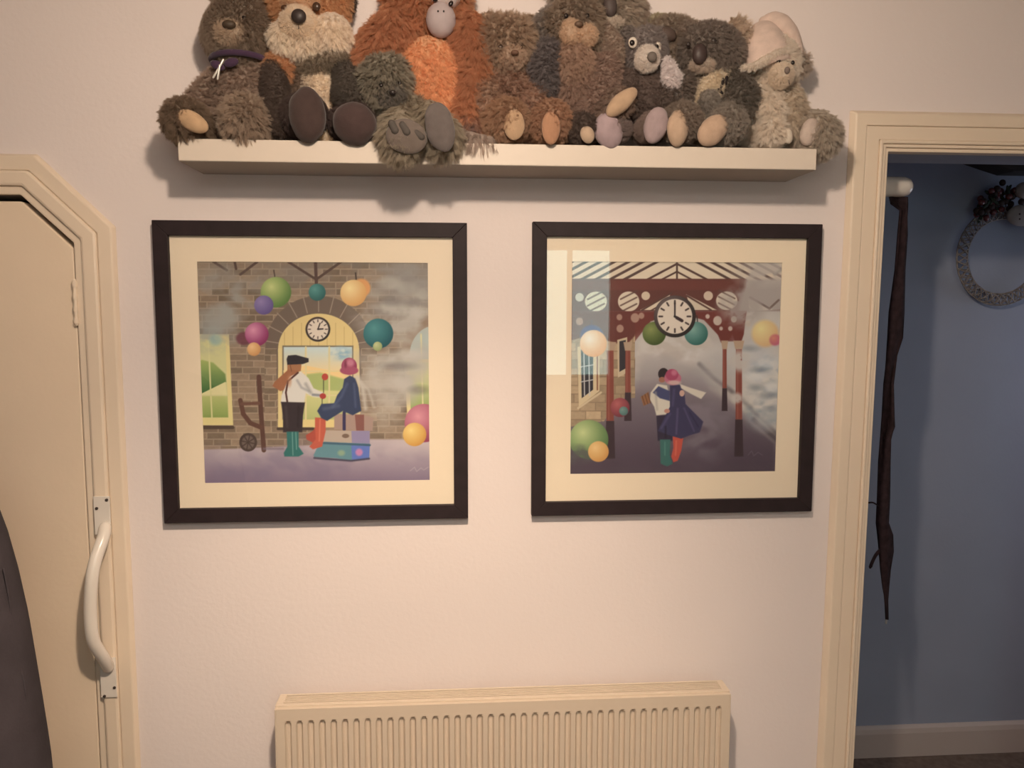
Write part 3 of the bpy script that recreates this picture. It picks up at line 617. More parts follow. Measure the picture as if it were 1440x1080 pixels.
# platform
c.poly([(893, 545), (905, 500), (985, 515), (1000, 545), (1092, 622), (1092, 690), (780, 690), (780, 600), (850, 580)], (182, 172, 166), 12, grad=(505, 640, (80, 65, 76)))
c.poly([(858, 592), (893, 545), (960, 540), (1030, 575), (1092, 640), (1092, 690), (780, 690), (780, 610)], (120, 106, 114), 22, .7, grad=(545, 650, (76, 62, 74)))
c.smoke(950, 640, 170, 40, (84, 68, 80), .5, 36, 34, .3); c.smoke(985, 590, 50, 60, (140, 128, 134), .6, 37, 28, .3)
c.line([(984, 512), (1002, 530), (1040, 558), (1092, 610)], 6, (92, 84, 86), 4, .75); c.line([(1060, 590), (1092, 618)], 7, (74, 64, 70), 4, .8)
# clouds at right
for u, v, a_, b_, col in ((1072, 455, 30, 18, (200, 192, 182)), (1066, 500, 30, 20, (188, 186, 184)), (1078, 532, 26, 16, (214, 204, 190)), (1062, 548, 22, 14, (206, 198, 188)), (1084, 566, 20, 20, (196, 190, 184)), (1076, 590, 16, 14, (170, 168, 168)), (1010, 500, 24, 16, (200, 192, 184))): c.ell(u, v, a_, b_, col, 14, .8)
c.smoke(1020, 520, 40, 26, (178, 172, 168), .7, 39, 24, .2); c.smoke(1068, 500, 44, 44, (192, 190, 188), .95, 33, 22, .22); c.smoke(1078, 545, 40, 56, (214, 204, 190), .85, 34, 20, .35); c.smoke(1075, 570, 36, 34, (128, 140, 150), .7, 35, 16, .38); c.smoke(1082, 520, 28, 18, (118, 138, 158), .75, 38, 14, .35)
for u, v, a_, b_, g_ in ((1078, 512, 12, 7, 222), (1062, 530, 14, 6, 224), (1086, 545, 10, 7, 228), (1070, 560, 14, 6, 206), (1082, 585, 10, 6, 190), (1050, 500, 10, 6, 205)): c.ell(u, v, a_, b_, (g_, g_-6, g_-16), 6, .6)
for u, v, a_, b_ in ((1068, 520, 12, 4), (1080, 556, 12, 4), (1062, 545, 9, 4), (1086, 574, 9, 4), (1054, 490, 12, 4)): c.ell(u, v, a_, b_, (128, 130, 136), 5, .55)
# stone building
m0 = c.c.copy(); c.bricks(780, 900, 470, 610, 22, 12, (170, 144, 112), (132, 108, 84), 9, .14)
keep = np.zeros(c.U.shape, bool); P_ = [(780, 470), (893, 470), (893, 560), (868, 560), (850, 592), (803, 600), (780, 602)]
for i in range(len(P_)):
    (x1, y1), (x2, y2) = P_[i], P_[(i+1) % len(P_)]
    if y1 != y2: keep ^= ((y1 > c.V) != (y2 > c.V)) & (c.U < (x2-x1)*(c.V-y1)/(y2-y1)+x1)
c.c = np.where(keep[..., None], c.c, m0)
c.poly([(780, 438), (893, 438), (893, 472), (880, 486), (850, 478), (830, 470), (800, 480), (780, 480)], (104, 50, 44), 2)
for u, v, r in ((815, 452, 5), (871, 446, 4), (872, 462, 5), (893, 447, 6), (902, 444, 4)): c.ell(u, v, r, r*1.1, (190, 156, 134), 1.5, .8)
c.poly([(812, 488), (843, 480), (843, 550), (814, 572)], (214, 190, 148)); c.poly([(817, 492), (834, 488), (834, 548), (818, 560)], (44, 42, 50))
for u in (821, 828): c.line([(u, 490), (u+1, 556)], 1.6, (196, 192, 186))
for v in (515, 536): c.line([(817, v+1), (834, v-2)], 1.4, (196, 192, 186))
c.line([(840, 482), (840, 548)], 2, (136, 84, 62)); c.line([(813, 574), (845, 552)], 3, (208, 184, 146))
c.poly([(868, 478), (882, 474), (882, 524), (869, 531)], (206, 184, 148)); c.poly([(871, 480), (880, 478), (880, 518), (871, 523)], (48, 44, 50))
# posts
def post(u, w0, v0, v1, v2):
    c.poly([(u-w0*.5, v0), (u+w0*.5, v0), (u+w0*.55, v1), (u-w0*.55, v1)], (136, 66, 54)); c.line([(u-w0*.2, v0+3), (u-w0*.2, v1-2)], 1.2, (170, 104, 88), 1.5, .6); c.poly([(u-w0*.6, v1), (u+w0*.6, v1), (u+w0*.75, v2), (u-w0*.75, v2)], (58, 42, 48))
    c.poly([(u-w0*.9, v0-3), (u+w0*.9, v0-3), (u+w0*.6, v0+9), (u-w0*.6, v0+9)], (182, 152, 124))
post(883, 7, 484, 552, 592); post(858, 9.5, 484, 592, 645)
c.poly([(1008, 437), (1036, 437), (1050, 437), (1046, 470), (1042, 482), (1034, 482), (1030, 470), (1022, 482), (1014, 482), (1006, 462), (985, 446)], (112, 50, 44), 1.5)
for u, v, r in ((995, 445, 3), (1009, 451, 6), (1014, 462, 2.5), (1032, 449, 4), (1027, 462, 3), (1052, 455, 4)): c.ell(u, v, r, r*1.1, (204, 188, 172), 1.4, .9)
post(1019, 5.5, 482, 546, 578); post(1039, 8.5, 482, 590, 642)
c.smoke(1040, 508, 14, 16, (196, 186, 176), .95, 41, 9, .1); c.smoke(1036, 560, 9, 8, (196, 186, 176), .9, 42, 7, .1); c.smoke(1045, 430, 34, 30, (168, 156, 148), .85, 43, 14, .2); c.smoke(1075, 380, 46, 22, (188, 176, 166), .85, 44, 18, .2)
# clock, balls
B(920, 469, 16.5, (140, 150, 84), (62, 82, 34)); c.line([(980, 444), (981, 454)], 1.6, (60, 50, 46)); B(979, 469, 16.5, (130, 172, 160), (42, 100, 92))
c.clock(949, 445, 29.5, 24.5, [(0.0, 19, 2.2), (2.1, 10, 3.4)], (126, 108, 104)); c.line([(952, 447), (959, 451)], 4.5, (50, 34, 38))
B(1076, 469, 19, (232, 216, 148), (214, 170, 120), 1, 5); B(1090, 478, 8, (214, 128, 110), (186, 80, 110), .9, 3)
c.line([(832, 450), (832, 466)], 1.2, (80, 70, 90)); c.ell(832, 471, 16, 14, (70, 70, 140), 3, .85); B(834.5, 483, 19, (246, 230, 208), (226, 156, 84))
B(872, 573, 13.5, (186, 96, 94), (120, 46, 58)); B(877, 578, 6.3, (118, 152, 140), (72, 112, 108))
B(828, 618, 27.5, (196, 206, 138), (82, 118, 66)); c.smoke(812, 640, 26, 14, (86, 84, 84), .8, 45, 12, .15); B(841.5, 635, 14.5, (238, 196, 128), (210, 148, 76))
# couple
c.poly([(923, 585), (944, 583), (946, 620), (925, 620)], (48, 40, 58), 1.3); c.poly([(928, 618), (943, 618), (942, 640), (946, 652), (938, 656), (929, 652)], (54, 104, 96), 1.4)
c.poly([(946, 612), (961, 615), (958, 634), (953, 648), (947, 650), (944, 642), (947, 630)], (196, 76, 60), 1.4)
c.poly([(915, 552), (924, 540), (938, 542), (942, 560), (943, 582), (923, 584), (920, 572), (914, 562)], (216, 204, 184), 1.4); c.poly([(918, 552), (926, 543), (942, 550), (942, 564), (928, 560)], (66, 70, 108), 1.6)
c.ell(933, 526, 7.5, 8.5, (44, 34, 38)); c.ell(931, 534, 4.5, 4, (166, 106, 84)); c.poly([(901, 558), (912, 551), (915, 566), (905, 571)], (150, 98, 62), 1.2)
for k in range(3): c.line([(903+k*4, 557-k*2), (907+k*4, 569-k)], 1, (96, 60, 40))
c.poly([(942, 542), (958, 541), (963, 556), (964, 568), (976, 580), (989, 593), (984, 608), (970, 612), (958, 617), (944, 613), (925, 606), (934, 588), (942, 572)], (56, 52, 84), 1.4)
c.line([(953, 575), (951, 610)], 2.5, (98, 90, 122), 2.5, .7); c.line([(962, 574), (976, 606)], 2, (92, 86, 120), 2.5, .7); c.line([(942, 582), (930, 602)], 3, (90, 86, 122), 3, .6)
c.line([(970, 580), (982, 600)], 1.6, (40, 36, 64), 2, .8); c.line([(948, 548), (946, 570)], 3, (84, 80, 116), 3, .7); c.line([(922, 552), (924, 576)], 2.5, (168, 158, 146), 3, .7); c.line([(936, 600), (936, 615)], 2, (30, 26, 40), 2, .8); c.line([(951, 620), (950, 640)], 1.6, (228, 120, 92), 2, .7); c.line([(935, 622), (935, 640)], 1.4, (96, 148, 136), 2, .7)
c.ell(938, 578, 4, 3, (190, 130, 112)); c.ell(959, 553, 3.5, 4.5, (206, 160, 140))
c.poly([(956, 540), (970, 545), (993, 552), (986, 561), (972, 554), (958, 546)], (216, 202, 182), 1.6)
c.ell(946, 532, 12, 9.5, (190, 102, 122), 1.4, rot=.1); c.ell(945, 527, 9, 8, (170, 66, 96)); c.ell(948, 524, 4, 4, (202, 116, 136), 3, .8); c.ell(948, 538, 9, 3, (214, 186, 170), 2, .8)
c.line([(1052, 640), (1057, 634), (1060, 641), (1066, 636), (1072, 640)], 1, (120, 104, 116), 1.2, .6)
c.build(t, GAIN)

# ------------------------------------------------------------------ the plush animals on the shelf
ST = SZ1+0.0008                      # top of the shelf
def dy(y): return -0.02+(y+0.02)*0.80
def px(n, y): return n*(1.8+y)/FPX
def seat(bm):
    """soft bodies flatten against the shelf top and the wall"""
    for v in bm.verts:
        if v.co.y > -0.003: v.co.y = -0.003
        if v.co.y > SY-0.002 and v.co.z < ST and v.co.z > SZ0-0.03 and SX0-.002 < v.co.x < SX1+.002:
            v.co.z = ST
def add_fur(o, length, count, gravity=0.0, r=0.00065, rnd=0.5, clump=0.06, kids=12, rough=0.006, name='fur'):
    length *= 0.58; gravity *= .8
    m = o.modifiers.new(name, 'PARTICLE_SYSTEM'); ps = m.particle_system; s = ps.settings
    s.type = 'HAIR'; s.count = max(20, count//kids); s.hair_length = length; s.hair_step = 3; s.display_step = 2; s.render_step = 3
    s.emit_from = 'FACE'; s.use_even_distribution = True; s.use_modifier_stack = False
    s.factor_random = length*0.22; s.normal_factor = length*0.25; s.object_align_factor = (0, -length*0.05, -length*gravity)
    s.child_type = 'INTERPOLATED'; s.rendered_child_count = kids; s.child_percent = 1
    s.clump_factor = clump; s.roughness_2 = rough; s.roughness_2_size = 1.0; s.roughness_1 = rough*0.5; s.child_length = 1.0; s.child_length_threshold = 0.4
    s.root_radius = r/0.01; s.tip_radius = 0.25*r/0.01; s.radius_scale = 0.01; s.material = 1
    ps.seed = abs(hash_(o.name)) % 1000
def hash_(t): return sum((i+1)*ord(ch) for i, ch in enumerate(t))
class Toy:
    def __init__(s, name, label, u, v, y, cat='plush animal'):
        y = dy(y); p = at(u, v, y); s.root = thing(name, label, cat, (p.x, p.y, ST), 'plush animals seated on the shelf'); s.y = y
    def ell(s, part, u, v, ru, rv, ry, col, y=None, rot=0, furl=0.0, dens=1.0, grav=0.25, lump=.12, seg=(28, 18), m=None, parent=None, flat=True, tip=0, label=None):
        y = s.y if y is None else dy(y); ry *= .9; k = px(1, y)
        bm = ball(bmesh.new(), at(u, v, y), (ru*k, ry, rv*k), seg[0], seg[1], rot=rot, lump=lump if furl else 0, tip=tip)
        if flat: seat(bm)
        o = obj(part, bm, m or fur(L(*col)), parent or s.root, smooth=True)
        if label: o['label'] = label
        if furl:
            area = 4*PI*((ru*k*rv*k)**1.6/3+(ru*k*ry)**1.6/3+(rv*k*ry)**1.6/3)**(1/1.6)
            add_fur(o, furl, int(area*800000*dens), grav)
        return o
    def limb(s, part, pts, rad, col, furl=0.0, dens=1.0, grav=0.25, flat=1.0, label=None):
        """pts: (u, v, y); rad in pixels"""
        P = spline([at(p[0], p[1], dy(p[2])) for p in pts], 4); n = len(P); R = np.interp(np.linspace(0, len(rad)-1, n), range(len(rad)), rad)
        R = [px(r_, s.y) for r_ in R]
        bm = tube(bmesh.new(), P, R, 16, flat=flat); bmesh.ops.recalc_face_normals(bm, faces=bm.faces); seat(bm)
        o = obj(part, bm, fur(L(*col)), s.root, smooth=True)
        if label: o['label'] = label
        if furl:
            ln = sum((P[i+1]-P[i]).length for i in range(n-1)); area = 2*PI*float(np.mean(R))*(ln+2*R[-1])
            add_fur(o, furl, int(area*800000*dens), grav)
        return o
    def pad(s, u, v, ru, rv, y, col, rot=0, name='foot_pad', tip=0.0, ry=.006):
        y = dy(y); k = px(1, y); bm = ball(bmesh.new(), at(u, v, y-.002), (ru*k, ry+.002, rv*k), 20, 12, rot=rot, tip=tip, lump=.10, lf=30)
        return obj(name, bm, plush(col), s.root, smooth=True)
    def bead(s, name, u, v, ru, rv, y, col=(30, 24, 24), ry=None, rot=0, rough=.3):
        y = dy(y)-.005; k = px(1, y); bm = ball(bmesh.new(), at(u, v, y), (ru*k, ry or ru*k*.7, rv*k), 16, 10, rot=rot)
        return obj(name, bm, gloss(col, rough), s.root, smooth=True)
_pl = {}
def plush(col):
    if col not in _pl: _pl[col] = mat('suede_pad', tuple(c*k for c, k in zip(L(*col), (.92, .93, 1.02))), .95, .08, var=.10, scale=50, bump=.2, bscale=400, sheen=.2)
    return _pl[col]
_gl = {}
def gloss(col, rough=.3):
    k = (col, rough)
    if k not in _gl: _gl[k] = mat('dark_bead', L(*col), rough, .4)
    return _gl[k]

# 1 taupe bear at the left end
T = Toy('teddy_bear', 'taupe brown bear with purple ribbon sitting at the left end of the shelf', 332, 190, -.085)
c1 = (142, 120, 102); c1b = (126, 108, 88)
T.ell('body', 336, 148, 48, 56, .055, c1, y=-.080, furl=.014)
T.ell('head', 337, 42, 40, 42, .055, c1b, y=-.090, furl=.018)
T.ell('ear', 318, 2, 17, 15, .018, c1b, y=-.075, furl=.012, seg=(18, 12)); T.ell('ear', 366, 6, 16, 15, .018, c1b, y=-.075, furl=.012, seg=(18, 12))
T.ell('muzzle', 324, 47, 20, 17, .030, (172, 150, 122), y=-.140, furl=.006, grav=.1, seg=(20, 14))
T.bead('nose', 322, 35, 9, 6, -.170, (64, 52, 40), rough=.6); T.bead('eye', 309, 30, 3.5, 4, -.142); T.bead('eye', 343, 26, 3.5, 4, -.142)
T.limb('leg', [(310, 178, -.09), (284, 182, -.13), (262, 168, -.165)], [22, 21, 27], (108, 88, 66), furl=.014)
T.pad(271, 171, 23, 13, -.2125, (182, 152, 116), rot=.5, ry=.010)
T.limb('leg', [(350, 170, -.09), (350, 168, -.13), (346, 166, -.155)], [24, 26, 30], (146, 126, 104), furl=.018)
T.limb('arm', [(312, 108, -.09), (290, 128, -.11), (278, 146, -.12)], [15, 15, 16], c1, furl=.013); T.limb('arm', [(366, 104, -.09), (372, 130, -.11), (366, 150, -.12)], [15, 15, 14], c1, furl=.013)
rb = plush((70, 52, 70))
bm = bmesh.new(); cc = at(338, 87, dy(-.088)); n = 24
tube(bm, [(cc.x+px(37, -.09)*math.cos(2*PI*k/n), cc.y-.048*math.sin(2*PI*k/n), cc.z+.004*math.sin(2*PI*k/n)) for k in range(n+1)], .0065, 8, caps=False)
rib = obj('ribbon', bm, rb, T.root, smooth=True)
T2_ = obj('ribbon_bow', ball(ball(bmesh.new(), at(306, 92, dy(-.150)), (.016, .006, .009), 14, 8, rot=.4), at(325, 88, dy(-.153)), (.016, .006, .009), 14, 8, rot=-.3), rb, rib, smooth=True)
ch = obj('silver_charm', tube(tube(bmesh.new(), [at(*k_[:2], dy(k_[2])) for k_ in ((314, 84, -.162), (310, 92, -.163), (300, 109, -.160))], .0022, 8), [at(309, 92, dy(-.165)), at(306, 111, dy(-.162))], .0022, 8), mat('silver_thread', (.8, .78, .72), .3, .5, metal=.4), rib, smooth=True)

# 2 fox
T = Toy('plush_fox', 'orange and white fox with black paws sitting beside the taupe bear', 440, 190, -.085)
T.ell('body', 446, 145, 44, 58, .052, (112, 92, 74), y=-.080, furl=.010)
T.ell('chest', 452, 140, 27, 56, .030, (226, 208, 182), y=-.112, furl=.009, grav=.4, rot=-.10)
T.ell('head', 436, 2, 56, 52, .055, (196, 146, 84), y=-.090, furl=.010)
T.ell('cheek', 408, 50, 27, 22, .036, (228, 212, 190), y=-.120, rot=.35, furl=.014, grav=.5); T.ell('cheek', 466, 46, 27, 27, .036, (224, 208, 186), y=-.122, rot=-.45, furl=.014, grav=.5)
T.ell('chin', 434, 58, 34, 20, .034, (226, 210, 188), y=-.122, furl=.013, grav=.5)
T.ell('muzzle', 420, 33, 24, 22, .040, (214, 196, 168), y=-.148, furl=.005, grav=.1)
T.ell('brow', 424, 2, 25, 16, .03, (196, 158, 112), y=-.142, furl=.006, grav=.1)
T.bead('nose', 420, 23, 10, 9.5, -.196, (52, 44, 42), rough=.5); T.bead('eye', 400, 11, 4.5, 4, -.166, (70, 46, 30)); T.bead('eye', 445, 9, 5.5, 5.5, -.166, (66, 48, 36))
T.limb('mouth', [(420, 32, -.190), (420, 40, -.1905)], [.8, .8], (80, 66, 56))
T.limb('ear', [(388, -22, -.08), (380, 2, -.08)], [16, 12], (180, 134, 86), furl=.008, flat=.5); T.limb('ear', [(482, -24, -.08), (490, 2, -.08), (494, 14, -.08)], [16, 11, 5], (70, 58, 50), furl=.008, flat=.5)
T.ell('collar', 457, 88, 36, 13, .03, (112, 98, 78), y=-.125, rot=-.25, furl=.008)
T.ell('shoulder', 394, 96, 21, 25, .03, (190, 136, 76), y=-.108, furl=.009)
T.limb('arm', [(386, 100, -.12), (387, 128, -.135), (394, 170, -.14)], [15, 18, 19], (74, 60, 52), furl=.006, label='dark brown front leg')
T.limb('arm', [(478, 92, -.11), (488, 112, -.13), (490, 134, -.15)], [16, 18, 22], (70, 62, 54), furl=.006, label='dark brown front leg')
T.limb('leg', [(412, 168, -.12), (422, 162, -.155), (431, 160, -.165)], [22, 26, 27], (66, 52, 48), furl=.006)
T.pad(432, 162, 25, 37, -.198, (70, 57, 52), rot=-.1, ry=.026)
T.limb('leg', [(482, 172, -.12), (494, 172, -.155), (500, 172, -.165)], [22, 26, 26], (66, 52, 48), furl=.006)
T.pad(499, 174, 29, 28, -.198, (72, 58, 54), rot=.1, ry=.026)

# 4 orangutan (behind 3)
T = Toy('plush_orangutan', 'orange orangutan with grey face and pale orange chest, tallest in the row', 606, 190, -.075)
co = (182, 122, 68)
T.ell('body', 606, 128, 54, 74, .048, (188, 126, 70), y=-.068, furl=.016)
T.ell('chest', 607, 110, 40, 56, .036, (230, 172, 104), y=-.104, furl=.010, grav=.5, dens=1.1); T.ell('belly', 618, 148, 32, 34, .03, (232, 174, 106), y=-.112, furl=.010, grav=.5, dens=1.1)
T.ell('head', 602, -8, 56, 50, .05, (190, 130, 72), y=-.078, furl=.020)
T.ell('muzzle', 620, 28, 20, 23, .032, (176, 162, 164), y=-.130, furl=0); T.ell('face', 624, -8, 24, 22, .03, (186, 172, 170), y=-.122, furl=0)
T.bead('eye', 612, -1, 3.5, 3, -.151); T.bead('eye', 634, 5, 3, 4, -.148, rot=.5); T.bead('nostril', 616, 16, 1.2, 1.6, -.158); T.bead('nostril', 624, 16, 1.2, 1.6, -.158)
T.limb('arm', [(560, 36, -.075), (530, 66, -.085), (520, 100, -.095)], [27, 27, 22], co, furl=.022, grav=.5); T.limb('arm', [(655, 40, -.075), (668, 84, -.085), (664, 128, -.095), (650, 160, -.11)], [26, 25, 22, 20], co, furl=.022, grav=.5)
T.limb('leg', [(640, 172, -.09), (660, 176, -.12), (668, 184, -.13)], [18, 18, 13], (150, 106, 78), furl=.018, grav=.5)
T.ell('hand', 660, 186, 14, 11, .016, (112, 84, 74), y=-.150, furl=.006)

# 3 shaggy grey-green animal, its feet over the edge of the shelf
T = Toy('shaggy_plush_monkey', 'shaggy khaki grey animal whose big dark soles hang over the shelf edge', 560, 185, -.12)
cs = (134, 122, 100)
T.ell('head', 540, 112, 34, 33, .035, (124, 116, 98), y=-.150, furl=.018, grav=.3); T.ell('face', 548, 130, 22, 19, .02, (92, 86, 78), y=-.172, furl=.007, grav=.4)
T.bead('eye', 536, 120, 2.6, 2.6, -.193); T.bead('eye', 562, 117, 2.6, 2.6, -.186); T.bead('nose', 552, 130, 4.5, 3.5, -.196, (40, 34, 34))
T.ell('ear', 566, 112, 9, 13, .008, (84, 78, 74), y=-.150, furl=.005, seg=(16, 10))
T.ell('body', 578, 168, 36, 34, .035, cs, y=-.135, furl=.024, grav=.4)
T.limb('leg', [(566, 166, -.15), (562, 182, -.180), (566, 190, -.200)], [20, 24, 24], cs, furl=.024, grav=.5, dens=.7)
T.limb('leg', [(604, 160, -.15), (616, 176, -.180), (622, 184, -.195)], [18, 20, 21], cs, furl=.026, grav=.5, dens=.7)
T.pad(571, 192, 28, 24, -.256, (104, 94, 84), rot=.25, ry=.010); T.pad(619, 179, 20, 34, -.254, (100, 92, 86), rot=-.2, ry=.010)
T.limb('toe', [(566, 176, -.264), (572, 186, -.268)], [5, 5.5], (72, 66, 60)); T.limb('toe', [(551, 174, -.260), (556, 184, -.266)], [5, 5.5], (72, 66, 60)); T.limb('toe', [(585, 186, -.262), (592, 193, -.264)], [5, 5], (72, 66, 60))
T.limb('tail', [(640, 186, -.14), (666, 196, -.165), (690, 196, -.170)], [11, 9, 5], (140, 122, 108), furl=.024, grav=.55)

# 5 tan bear
T = Toy('teddy_bear', 'fluffy tan bear with small eyes between the orangutan and the long-armed brown monkey', 728, 190, -.085)
c5 = (158, 134, 108)
T.ell('body', 722, 142, 46, 60, .052, (150, 116, 92), y=-.080, furl=.018)
T.ell('head', 714, 62, 40, 37, .05, c5, y=-.092, furl=.022)
T.ell('ear', 690, 32, 15, 14, .016, c5, y=-.08, furl=.016, seg=(16, 10)); T.ell('ear', 742, 36, 15, 14, .016, c5, y=-.08, furl=.016, seg=(16, 10))
T.ell('muzzle', 722, 80, 18, 14, .028, (168, 142, 116), y=-.138, furl=.008, grav=.1, seg=(20, 14))
T.bead('eye', 704, 66, 3.6, 3.4, -.148, (44, 30, 24)); T.bead('eye', 732, 66, 3.0, 3.2, -.148, (44, 30, 24)); T.bead('nose', 724, 74, 5.5, 3.5, -.171, (96, 70, 56), rough=.7)
T.limb('arm', [(690, 108, -.09), (684, 130, -.12), (694, 150, -.135)], [16, 16, 15], (154, 122, 96), furl=.014); T.limb('arm', [(752, 104, -.09), (758, 126, -.12), (750, 146, -.135)], [16, 16, 15], (150, 116, 92), furl=.014)
T.limb('leg', [(704, 176, -.10), (708, 172, -.135), (712, 170, -.150)], [24, 28, 30], (148, 112, 78), furl=.012); T.pad(723, 176, 15, 20, -.206, (176, 148, 116))
T.limb('leg', [(762, 178, -.10), (770, 172, -.135), (774, 170, -.150)], [22, 26, 28], (150, 110, 76), furl=.012); T.pad(775, 180, 13, 22, -.204, (168, 128, 98))

# 7 koala behind, cut by the top of the picture
T = Toy('plush_koala', 'pale grey koala with a large dark nose, half hidden high behind the brown monkey', 862, 190, -.045)
T.ell('body', 850, 120, 34, 84, .018, (112, 98, 88), y=-.026, furl=.008)
T.ell('head', 858, 8, 44, 40, .036, (158, 144, 126), y=-.055, furl=.016)
T.ell('ear', 800, -10, 26, 24, .014, (146, 134, 120), y=-.05, furl=.018); T.ell('ear', 890, 8, 19, 26, .014, (150, 132, 114), y=-.052, furl=.016)
T.bead('nose', 858, 8, 9.5, 15, -.101, (74, 64, 62), rough=.6, ry=.012, rot=-.12); T.ell('chin', 862, 30, 16, 7, .015, (188, 174, 156), y=-.092, furl=.005, grav=.2, seg=(18, 12))
T.bead('eye', 836, -6, 3, 3, -.092); T.bead('eye', 884, -4, 3, 3, -.086)

# 6 brown long-armed monkey
T = Toy('plush_monkey', 'brown animal with beige muzzle, dark ears and one tan sole raised', 812, 190, -.09)
c6 = (136, 112, 96)
T.ell('body', 816, 130, 48, 66, .045, (144, 116, 98), y=-.095, furl=.014, grav=.4)
T.ell('head', 808, 38, 42, 38, .045, (130, 112, 92), y=-.100, furl=.016)
T.ell('muzzle', 803, 46, 15, 18, .026, (196, 166, 130), y=-.146, furl=.005, grav=.1); T.ell('muzzle', 825, 50, 15, 15, .024, (192, 162, 126), y=-.144, furl=.005, grav=.1); T.bead('nose', 814, 34, 6, 4, -.168, (92, 72, 58), rough=.6)
T.bead('eye', 796, 22, 3.2, 3.2, -.148); T.bead('eye', 826, 22, 3.2, 3.2, -.148)
T.limb('ear', [(776, 22, -.095), (762, 42, -.10), (758, 60, -.10)], [14, 17, 12], (120, 110, 102), furl=.010, flat=.6, label='grey ear'); T.limb('ear', [(848, 40, -.11), (862, 62, -.12), (868, 82, -.125)], [11, 13, 9], (142, 122, 104), furl=.008, flat=.6)
T.limb('arm', [(772, 72, -.11), (764, 96, -.13), (768, 124, -.135)], [19, 19, 14], (92, 84, 84), furl=.010, label='dark grey arm')
T.ell('chest', 808, 84, 27, 32, .026, (156, 126, 102), y=-.128, furl=.012, grav=.5)
T.limb('arm', [(856, 90, -.11), (848, 126, -.13), (828, 152, -.14)], [17, 18, 15], (138, 112, 96), furl=.012)
T.limb('leg', [(838, 168, -.13), (856, 156, -.155), (872, 142, -.165)], [16, 18, 18], (118, 96, 80), furl=.010); T.pad(874, 144, 12.5, 27, -.196, (176, 150, 120), rot=.85, ry=.012)
T.limb('leg', [(800, 178, -.12), (814, 180, -.150), (820, 180, -.160)], [16, 19, 20], (76, 62, 54), furl=.008); T.pad(826, 190, 10, 12, -.198, (176, 154, 128), rot=-.4)

# 9 olive koala behind
T = Toy('plush_koala', 'olive grey koala with dark ear patch peering from behind the small grey bear', 950, 190, -.045)
T.ell('body', 952, 128, 30, 70, .018, (116, 102, 90), y=-.026, furl=.008)
T.ell('head', 946, 62, 42, 38, .038, (136, 120, 102), y=-.055, furl=.014)
T.bead('nose', 939, 48, 13, 9, -.101, (78, 64, 58), rough=.7, ry=.012, rot=.45); T.ell('ear', 938, 32, 26, 10, .012, (152, 142, 112), y=-.05, rot=.25, furl=.008)
T.ell('ear_edge', 955, 32, 13, 4, .008, (84, 72, 60), y=-.066, rot=.55, furl=.006, seg=(16, 10))
T.limb('collar', [(938, 84, -.150), (945, 108, -.155), (949, 132, -.155)], [5, 12, 4], (206, 198, 196), furl=.008, flat=.6, label='white pointed bib')

# 8 small grey bear with white muzzle
T = Toy('teddy_bear', 'small dark grey bear with white muzzle and lilac soles', 900, 190, -.10)
T.ell('body', 912, 148, 36, 50, .04, (92, 76, 68), y=-.105, furl=.007)
T.ell('head', 908, 72, 30, 33, .042, (118, 108, 104), y=-.112, furl=.008)
T.ell('ear', 884, 48, 11, 12, .012, (106, 96, 90), y=-.10, furl=.006, seg=(16, 10)); T.ell('ear', 930, 50, 10, 12, .012, (112, 100, 94), y=-.10, furl=.006, seg=(16, 10))
T.ell('muzzle', 910, 82, 17, 18, .026, (210, 200, 188), y=-.150, furl=.004, grav=.1); T.bead('nose', 917, 80, 7, 7, -.176, (100, 92, 86), rough=.7)
for u, v in ((890, 60), (924, 66)):
    T.bead('eye_patch', u, v, 6.5, 7.5, -.144, (206, 196, 184), rough=.8, ry=.006); T.bead('eye', u-1, v, 3.6, 3.8, -.152)
T.limb('arm', [(886, 110, -.115), (884, 134, -.135), (892, 150, -.14)], [13, 14, 13], (88, 72, 64), furl=.006); T.limb('arm', [(936, 110, -.115), (942, 130, -.13), (936, 146, -.14)], [14, 17, 14], (84, 70, 62), furl=.006)
T.limb('leg', [(872, 180, -.13), (866, 182, -.150), (862, 182, -.158)], [16, 18, 19], (112, 96, 90), furl=.005); T.pad(855, 184, 20, 25, -.182, (158, 140, 138), rot=-.2, ry=.014)
T.limb('leg', [(908, 182, -.13), (914, 178, -.150), (918, 176, -.158)], [16, 18, 19], (122, 102, 92), furl=.005); T.pad(922, 176, 17, 26, -.182, (160, 142, 138), rot=.25, ry=.014)

# 11 white bear with a nightcap (before 10: overlaps behind it)
T = Toy('polar_bear_toy', 'white bear wearing a pale pink nightcap at the right end of the shelf', 1095, 190, -.085)
cw = (212, 202, 186)
T.ell('body', 1084, 160, 44, 58, .05, (212, 202, 186), y=-.078, furl=.016, grav=.5)
T.ell('head', 1088, 90, 36, 40, .05, (212, 202, 186), y=-.086, furl=.010)
T.ell('muzzle', 1098, 106, 15, 17, .030, (212, 198, 176), y=-.145, furl=.005, grav=.2); T.bead('eye', 1095, 85, 3.0, 3.4, -.148, (40, 34, 32)); T.bead('eye', 1115, 88, 2.6, 3, -.142, (40, 34, 32)); T.bead('nose', 1107, 99, 4, 5, -.176, (110, 98, 92), rough=.7)
T.limb('mouth', [(1108, 108, -.172), (1110, 118, -.168)], [.9, .9], (110, 98, 86))
hat = plush((210, 188, 170))
bm = bmesh.new(); rows_ = []
